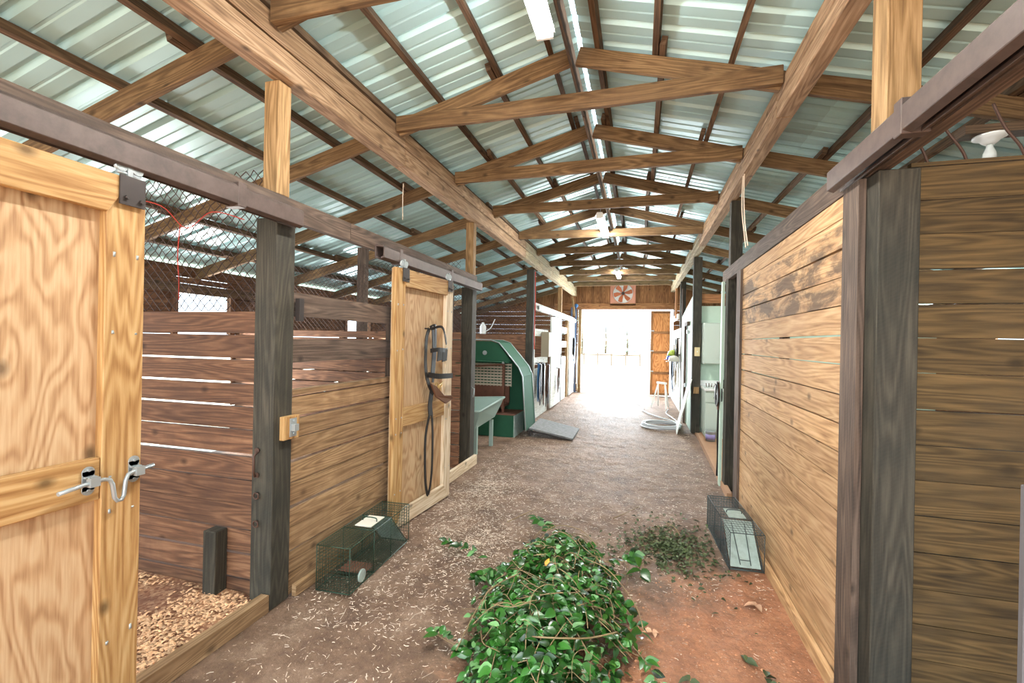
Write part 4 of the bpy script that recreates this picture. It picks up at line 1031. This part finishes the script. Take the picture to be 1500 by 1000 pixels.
# cord & halter hanging on R2
tack(.945, 5.78, 1.16, .3, -1, 'halter and snap bundle hanging at the edge of the right post', rg, 5, ('leather', 'rust'))
mb = MB(); mb.tube(smooth([(.905, 5.79, .95), (.9, 5.8, .6), (.905, 5.79, .3), (.9, 5.8, .08)]), .014, 6); tag(build('lead_rope', mb, M['leather']), 'black lead rope hanging straight down beside the right post', 'rope')
mb = MB(); mb.box(.9, .925, 5.66, 5.74, 0.0, 2.33); tag(build('door_jamb', mb, M['mint_wall']), 'pale mint edge strip on the post before the cabinet room', 'trim')
mb = MB(); mb.bar((.93, 5.2, .03), (1.02, 8.6, .03), .05, .07); tag(build('sill_board', mb, M['concrete']), 'dusty raised edge between aisle and cabinet room', 'sill')
# white plywood panels
mb = MB(); mb.prism([(.94, 9.07, 0.0), (.94, 11.2, 0.0), (.94, 11.2, 2.25), (.94, 9.07, 2.52)], (.02, 0, 0)); tag(build('plywood_board', mb, M['mint_wall']), 'pale green-white plywood panel beyond the switch post', 'panel')
t = thing('leaning_board', (.75, 8.8, 0), 'thin white board leaning on edge against the switch post', 'board')
mb = MB(); mb.prism([(.66, 8.62, .012), (.70, 9.35, .012), (.925, 9.35, .98), (.915, 8.82, .98)], (.014, 0, 0)); build('sheet', mb, M['white_board'], t)
mb = MB(); mb.box(.885, .93, 10.0, 10.1, 0, 1.98); mb.box(.885, .93, 9.5, 10.1, 1.98, 2.06); tag(build('door_frame', mb, M['post_brown']), 'brown door edge standing on the pale right panel', 'frame')
for (y, z, lab) in ((9.6, 1.85, 'upper'), (9.9, .78, 'lower')):
    mb = MB(); mb.box(.89, .94, y-.03, y+.03, z-.03, z+.04); tag(build('hinge', mb, M['galv']), '%s metal catch on the pale panel near the switch post' % lab, 'catch')
t = thing('plank_wall', (.95, 13, 0), 'white boarded wall at far right carrying tack', 'wall')
mb = MB(); plank_wall(mb, 'y', .955, 11.3, 14.6, 0, 2.0, h=.15, gap=.004); build('boards', mb, M['white_board'], t)
mb = MB(); mb.box(.93, .97, 11.22, 11.3, 0, 2.9); build('jamb', mb, M['post_brown'], t)
mb = MB(); mb.box(.90, .95, 12.9, 13.0, 2.3, 3.1); tag(build('brace', mb, M['gable']), 'orange-brown upright under the far end of the right girder', 'brace')
tack(.92, 11.7, 1.75, .8, -1, 'dark halters hanging at the near end of the far right wall', rg, 7)
tack(.92, 12.2, 1.6, 1.3, -1, 'long white and brown ropes on the far right wall', rg, 8, ('straw', 'leather_br', 'leather'))
tack(.92, 12.9, 1.3, 1.0, -1, 'purple-grey straps lowest on the far right wall', rg, 6, ('steel_blue', 'leather'))
for k, (y, z, c, lab) in enumerate(((12.3, 1.22, lin(40, 60, 150), 'blue riding helmet hung on the far right wall'), (11.9, 1.33, lin(150, 170, 60), 'lime green cap above the blue helmet'), (11.5, 1.2, lin(200, 196, 186), 'pale cap to the right of the blue helmet'))):
    t = thing('riding_helmet' if k == 0 else 'cap', (.8, y, z), lab, 'helmet' if k == 0 else 'cap')
    m = plain('hat_%s' % ['blue', 'lime', 'pale'][k], c, .4)
    mb = MB(); mb.lathe([(.12, 0), (.125, .03), (.11, .09), (.07, .13), (.01, .145)], (.79, y, z), 16); build('crown', mb, m, t)
    mb = MB(); mb.prism([(.72, y-.1, z), (.62, y-.06, z-.01), (.62, y+.06, z-.01), (.72, y+.1, z)], (0, 0, .008)); build('peak', mb, m, t)
    mb = MB(); mb.tube([(.80, y, z+.14), (.93, y, z+.17)], .008, 6); build('hook', mb, M['black_metal'], t)
# white sawhorse
t = thing('sawhorse', (.55, 12.3, 0), 'small white sawhorse near the far right tack wall', 'sawhorse')
mb = MB(); mb.bar((.46, 12.35, .62), (.66, 12.1, .62), .06, .05); build('top_bar', mb, M['white_metal'], t)
for (x, y, dx, dy) in ((.48, 12.33, -.16, -.12), (.48, 12.33, .02, .26), (.64, 12.12, .02, -.28), (.64, 12.12, .1, .2)):
    mb = MB(); mb.bar((x, y, .6), (x+dx, y+dy, 0.0), .035, .035, up=(1, 0, 0)); build('leg', mb, M['white_metal'], t)
# hose
t = thing('garden_hose', (.4, 9.4, 0), 'pale hose coiled on the dirt, running back towards the doorway', 'hose')
pts = []
hr = random.Random(5)
for k in range(6*18):
    a = 2*pi*k/18; R_ = .36-.018*((k//18) % 3)+.02*sin(a*2+k*.05)
    pts.append((.42+R_*cos(a)+.012*((k//18) % 2), 9.35+R_*1.02*sin(a), .016+.024*(k//36)+.003*sin(a*3)))
mb = MB(); mb.tube(pts, .013, 7); build('coil', mb, M['hose'], t)
mb = MB(); mb.tube(smooth([(.78, 9.35, .07), (.74, 9.9, .02), (.35, 10.6, .02), (.12, 11.3, .02), (.12, 12.0, .02), (-.1, 12.6, .02), (-.6, 13.2, .02)], 8), .013, 7); build('tail', mb, M['hose'], t)
mb = MB(); mb.tube(smooth([(.7, 9.2, .05), (.82, 9.6, .02), (.72, 10.4, .02), (.62, 11.1, .02), (.7, 11.7, .02)], 8), .011, 7); build('tail', mb, M['hose'], t)

# ------------------------------------------------------------------ loose matter on the ground
rs = random.Random(21)
mb = MB()
def straw(mb, x, y, L, w, z):
    a = rs.uniform(0, 2*pi); d = Vector((cos(a), sin(a), rs.uniform(-.1, .1)))*L; s = Vector((-sin(a), cos(a), 0))*w; k = Vector((-sin(a), cos(a), 0))*rs.uniform(-.2, .2)*L
    p = Vector((x, y, z+rs.uniform(.001, .006))); r = rs.random()
    b = len(mb.v)
    up = Vector((0, 0, w*.8))
    for q in (p, p+d*.5+k, p+d): mb.v.extend((q-s, q+up, q+s))
    for i in (0, 3):
        mb.face((b+i, b+i+1, b+i+4, b+i+3), ((0, 0),)*4, r); mb.face((b+i+1, b+i+2, b+i+5, b+i+4), ((0, 0),)*4, r)
for k in range(11000):
    u = rs.random()
    if u < .62: x, y = rs.uniform(-2.0, .9), 2.2+rs.random()**1.2*8.5
    elif u < .74: x, y = rs.gauss(-1.6, .17), rs.gauss(4.6, .5)
    elif u < .84: x, y = rs.gauss(-1.25, .2), rs.gauss(3.45, .25)
    elif u < .88: x, y = rs.gauss(-1.45, .3), rs.uniform(1.6, 3)
    else: x, y = rs.gauss(-.5, .8), rs.uniform(3.2, 5)
    if not (-2.0 < x < .88 and 1.2 < y < 11): continue
    if x > -.1 and y < 3.1 and rs.random() < .9: continue
    if .05 < x < .62 and 3.4 < y < 4.25 and rs.random() < .7: continue
    big = rs.random() < .035
    straw(mb, x, y, rs.uniform(.05, .13) if big else rs.uniform(.008, .034), .001 if big else rs.uniform(.0008, .0026), gz(x, y))
tag(build('loose_straw', mb, M['straw'], origin=(0, 3, 0)), 'pale straw and chaff strewn over the dirt aisle', 'straw', kind='stuff')
mb = MB()
for k in range(900):
    x, y = rs.uniform(-.2, .85), rs.uniform(1.6, 3.4)
    if rs.random() > .5+.4*(x+.2): continue
    s = rs.choice((.003, .004, .005, .006, .009)) * rs.uniform(.6, 1.2); z = gz(x, y); b = len(mb.v)
    for (ax, ay, az) in ((1, 0, 0), (0, 1, 0), (-1, 0, 0), (0, -1, 0), (0, 0, 1)): mb.v.append(Vector((x+ax*s*rs.uniform(.7, 1.4), y+ay*s*rs.uniform(.7, 1.4), z+.001+az*s*.7)))
    r = rs.random()
    for i in range(4): mb.face((b+i, b+(i+1) % 4, b+4), ((0, 0),)*3, r)
tag(build('pebbles', mb, M['stone'], origin=(.3, 2.4, 0)), 'small reddish stones in the bare clay at lower right', 'gravel', kind='stuff')

# bedding mound and shavings in the nearest stall
mb = MB(); nx_, ny_ = 40, 20; x0, x1, y0, y1 = XL+.05, -2.12, .0, 2.23
def bz(x, y): return .03+.05*(.5+.5*noise.noise(Vector((x*1.3, y*1.5, 5))))*min(1, (x1-x)*2+.25)+.012*noise.noise(Vector((x*9, y*9, 1)))
for j in range(ny_+1):
    for i in range(nx_+1): x, y = x0+(x1-x0)*i/nx_, y0+(y1-y0)*j/ny_; mb.v.append(Vector((x, y, bz(x, y))))
for j in range(ny_):
    for i in range(nx_): a = j*(nx_+1)+i; mb.face((a, a+1, a+nx_+2, a+nx_+1), ((0, 0),)*4, .5, True)
tag(build('stall_bedding', mb, M['bedding'], origin=(-3.9, 1.1, 0)), 'bed of wood shavings covering the nearest left stall floor', 'bedding', kind='stuff')
mb = MB()
for k in range(6000):
    x = -2.12-abs(rs.gauss(0, .75)); y = rs.uniform(1.1, 2.2)
    if x < -4 or noise.noise(Vector((x*2.2, y*2.2, 12)))+rs.uniform(-.25, .25) > .02-(x+2.12)*-.25+.25: continue
    s = rs.uniform(.005, .014); a = rs.uniform(0, pi); z = bz(x, y)+rs.uniform(.002, .012); t1 = rs.uniform(-.4, .4)
    d = Vector((cos(a), sin(a), t1))*s; e = Vector((-sin(a), cos(a), rs.uniform(-.3, .3)))*s*.6; p = Vector((x, y, z)); b = len(mb.v)
    mb.v.extend((p-d-e, p+d-e, p+d+e, p-d+e, p+Vector((0, 0, s*.4)))); r = rs.random()
    for i in range(4): mb.face((b+i, b+(i+1) % 4, b+4), ((0, 0),)*3, r)
tag(build('wood_shavings', mb, M['shaving'], origin=(-2.6, 1.7, 0)), 'loose curled wood shavings on top of the stall bedding', 'shavings', kind='stuff')
# wilted litter before the right trap
mb = MB()
for k in range(1300):
    a = rs.uniform(0, 2*pi); q = abs(rs.gauss(0, .62)); x, y = .28+.42*q*cos(a), 3.85+.46*q*sin(a)
    if x > .6 and y < 4.4 and y > 3.55: x -= .28
    p = Vector((x, y, gz(x, y)+rs.uniform(.003, .018))); a2 = rs.uniform(0, 2*pi)
    mb.leaf(p, (cos(a2), sin(a2), rs.uniform(-.4, .4)), (rs.uniform(-.5, .5), rs.uniform(-.5, .5), 1), rs.uniform(.018, .05), rs.uniform(.012, .03), fold=.35)
tag(build('wilted_leaves', mb, M['leaf_wilt'], origin=(.33, 3.85, 0)), 'patch of wilted dark green leaves on the ground left of the grey trap', 'leaves', kind='stuff')
for k, (x, y, s, m, lab) in enumerate(((.26, 2.33, .05, 'leaf_wilt', 'crumpled grey-green leaf nearest the bottom edge on the red clay'), (.10, 2.68, .05, 'leaf_dry', 'small pale dry leaf beside the vine heap'), (.72, 3.13, .06, 'leaf_dry', 'pale tan dry leaf near the right plank wall'),
        (.55, 2.56, .06, 'leaf_wilt', 'crumpled green leaf cluster on the red clay'), (.62, 2.47, .05, 'leaf_wilt', 'dark curled leaf at the end of the crumpled cluster'), (.66, 2.42, .05, 'leaf_wilt', 'lowest dark leaf of the crumpled cluster'))):
    mb = MB()
    for j in range(3): a = rs.uniform(0, 2*pi); mb.leaf((x, y, gz(x, y)+.006+.004*j), (cos(a), sin(a), .1), (rs.uniform(-.4, .4), rs.uniform(-.4, .4), 1), s*rs.uniform(.8, 1.2), s*.7, fold=.35)
    tag(build('fallen_leaf', mb, M[m]), lab, 'leaf')
for k, (p, q, lab) in enumerate((((.25, 4.35), (.36, 4.1), 'short pale twig above the wilted leaves'), ((-.2, 4.3), (.02, 4.7), 'forked pale twig lying mid aisle'), ((-1.1, 3.9), (-.95, 4.3), 'thin straight twig on the aisle dirt behind the vines'), ((-.1, 3.55), (-.05, 3.15), 'bent twig between vine heap and wilted leaves'))):
    mb = MB(); mb.tube(smooth([(p[0], p[1], gz(*p)+.008), ((p[0]+q[0])/2+.02, (p[1]+q[1])/2, gz(*p)+.014), (q[0], q[1], gz(*q)+.008)]), .004, 5)
    tag(build('twig', mb, M['stem']), lab, 'twig')

# ------------------------------------------------------------------ heap of cut vines
rv = random.Random(42)
t = thing('vine_heap', (-.42, 2.6, 0), 'heap of freshly cut leafy green vines in the middle foreground', 'vines')
def hz(x, y):
    u = (x+.46+.08*(y-2.6))/(.44+.0*(y)); v = (y-2.65)/1.05; q = u*u+v*v
    return .27*max(0, 1-q)**.7
leaves, pale, stems = MB(), MB(), MB()
def add_leaf(p, d, size, hang=.4):
    nrm = Vector((rv.gauss(0, .8), rv.gauss(-.4, .75), 1))
    tgt = pale if rv.random() < .12 else leaves
    tgt.leaf(p, d, nrm, size, size*rv.uniform(.5, .74), fold=rv.uniform(.05, .25))
def vine(P, n, size, rad=.0028, sep=.0):
    P = smooth(P, 6); stems.tube(P, rad, 5)
    for k in range(n):
        q = rv.random()*(len(P)-1.001); i = int(q); p = P[i].lerp(P[i+1], q-i); tdir = (P[i+1]-P[i]).normalized()
        side = Vector((-tdir.y, tdir.x, 0))*(1 if k % 2 else -1)
        add_leaf(p+Vector((0, 0, rv.uniform(0, .012))), side+tdir*rv.uniform(.1, .9)+Vector((0, 0, rv.uniform(-.3, .5))), size*rv.uniform(.7, 1.25))
for k in range(150):
    a = rv.uniform(0, 2*pi); cx, cy = -.46+.3*sqrt(rv.random())*cos(a), 2.55+.75*sqrt(rv.random())*sin(a)
    dr = rv.uniform(0, 2*pi); L = rv.uniform(.25, .55); P = []
    lift = rv.uniform(.6, 1.1)
    for j in range(5):
        x, y = cx+L*(j/4-.5)*cos(dr+j*.15), cy+L*(j/4-.5)*sin(dr+j*.15)*1.3
        P.append((x, y, max(.012, hz(x, y)*lift+rv.uniform(-.02, .03))))
    vine(P, rv.randint(12, 20), .05 if cy > 2.35 else .062)
# under-filling foliage so the heap is dense
for k in range(1700):
    a = rv.uniform(0, 2*pi); q = sqrt(rv.random()); x, y = -.46+.42*q*cos(a), 2.6+1.0*q*sin(a); x -= .08*(y-2.6)
    z = hz(x, y)*rv.uniform(.25, .95)+.01; b = rv.uniform(0, 2*pi); add_leaf(Vector((x, y, z)), (cos(b), sin(b), rv.uniform(-.6, .4)), rv.uniform(.034, .058))
sprigs = ([(-1.0, 3.1, .05), (-1.2, 3.2, .04), (-1.42, 3.3, .04)], [(-.65, 3.5, .15), (-.72, 3.7, .1), (-.8, 3.88, .05), (-.86, 4.0, .03)], [(-.75, 2.1, .08), (-.95, 2.2, .05), (-1.05, 2.28, .03)],
          [(-.2, 3.1, .15), (-.05, 3.2, .13), (0.0, 3.26, .16)], [(-.15, 2.5, .1), (.02, 2.4, .05), (.12, 2.2, .03), (.16, 2.0, .02)], [(-.15, 2.8, .12), (-.02, 2.7, .06), (.04, 2.58, .03)], [(-.9, 2.9, .08), (-1.0, 2.8, .05)])
for P in sprigs: vine(P, 22, .066)
for P in ([(-.2, 3.12, .03), (.0, 3.1, .12), (.05, 3.06, .2), (.03, 3.02, .12)],): vine(P, 10, .09)
build('leaves', leaves, M['leaf'], t)['kind'] = 'stuff'
o_ = build('pale_leaves', pale, M['leaf_pale'], t); o_['kind'] = 'stuff'; o_['label'] = 'leaves turned to show pale green undersides'
build('stems', stems, M['stem'], t)['kind'] = 'stuff'
for q, r_ in (([(-.45, 2.05, .25), (-.32, 2.08, .25), (-.2, 2.2, .2), (-.08, 2.35, .16)], .004), ([(-.3, 2.85, .27), (-.15, 2.8, .24), (0.0, 2.62, .17), (.05, 2.5, .1)], .003),
              ([(-.8, 2.0, .15), (-.75, 2.3, .27), (-.62, 2.5, .3)], .003), ([(-.62, 3.0, .25), (-.5, 3.1, .31), (-.36, 3.0, .28), (-.34, 2.8, .3)], .003), ([(-.7, 3.3, .12), (-.6, 3.45, .2), (-.4, 3.4, .22), (-.25, 3.2, .2)], .003)):
    mb = MB(); mb.tube(smooth(q), r_, 6); build('woody_stem', mb, M['stem'], t)
mb = MB()
for k in range(46):
    cx, cy = rv.uniform(-.8, -.12), rv.uniform(1.9, 3.4); dr = rv.uniform(0, 2*pi); L = rv.uniform(.12, .34)
    P = [(cx+L*(j/3-.5)*cos(dr+j*.3), cy+L*(j/3-.5)*sin(dr+j*.3), max(.02, hz(cx, cy)*1.04+(.035 if j in (1, 2) else 0)+rv.uniform(-.01, .02))) for j in range(4)]
    mb.tube(smooth(P, 4), rv.uniform(.0012, .0024), 5)
build('bare_stems', mb, M['stem'], t)['kind'] = 'stuff'
mb = MB(); mb.leaf((-.5, 2.62, .3), (.3, .2, .8), (0, -1, .3), .045, .03); build('orange_leaf', mb, plain('orange_leaf', lin(230, 150, 40), .5), t)
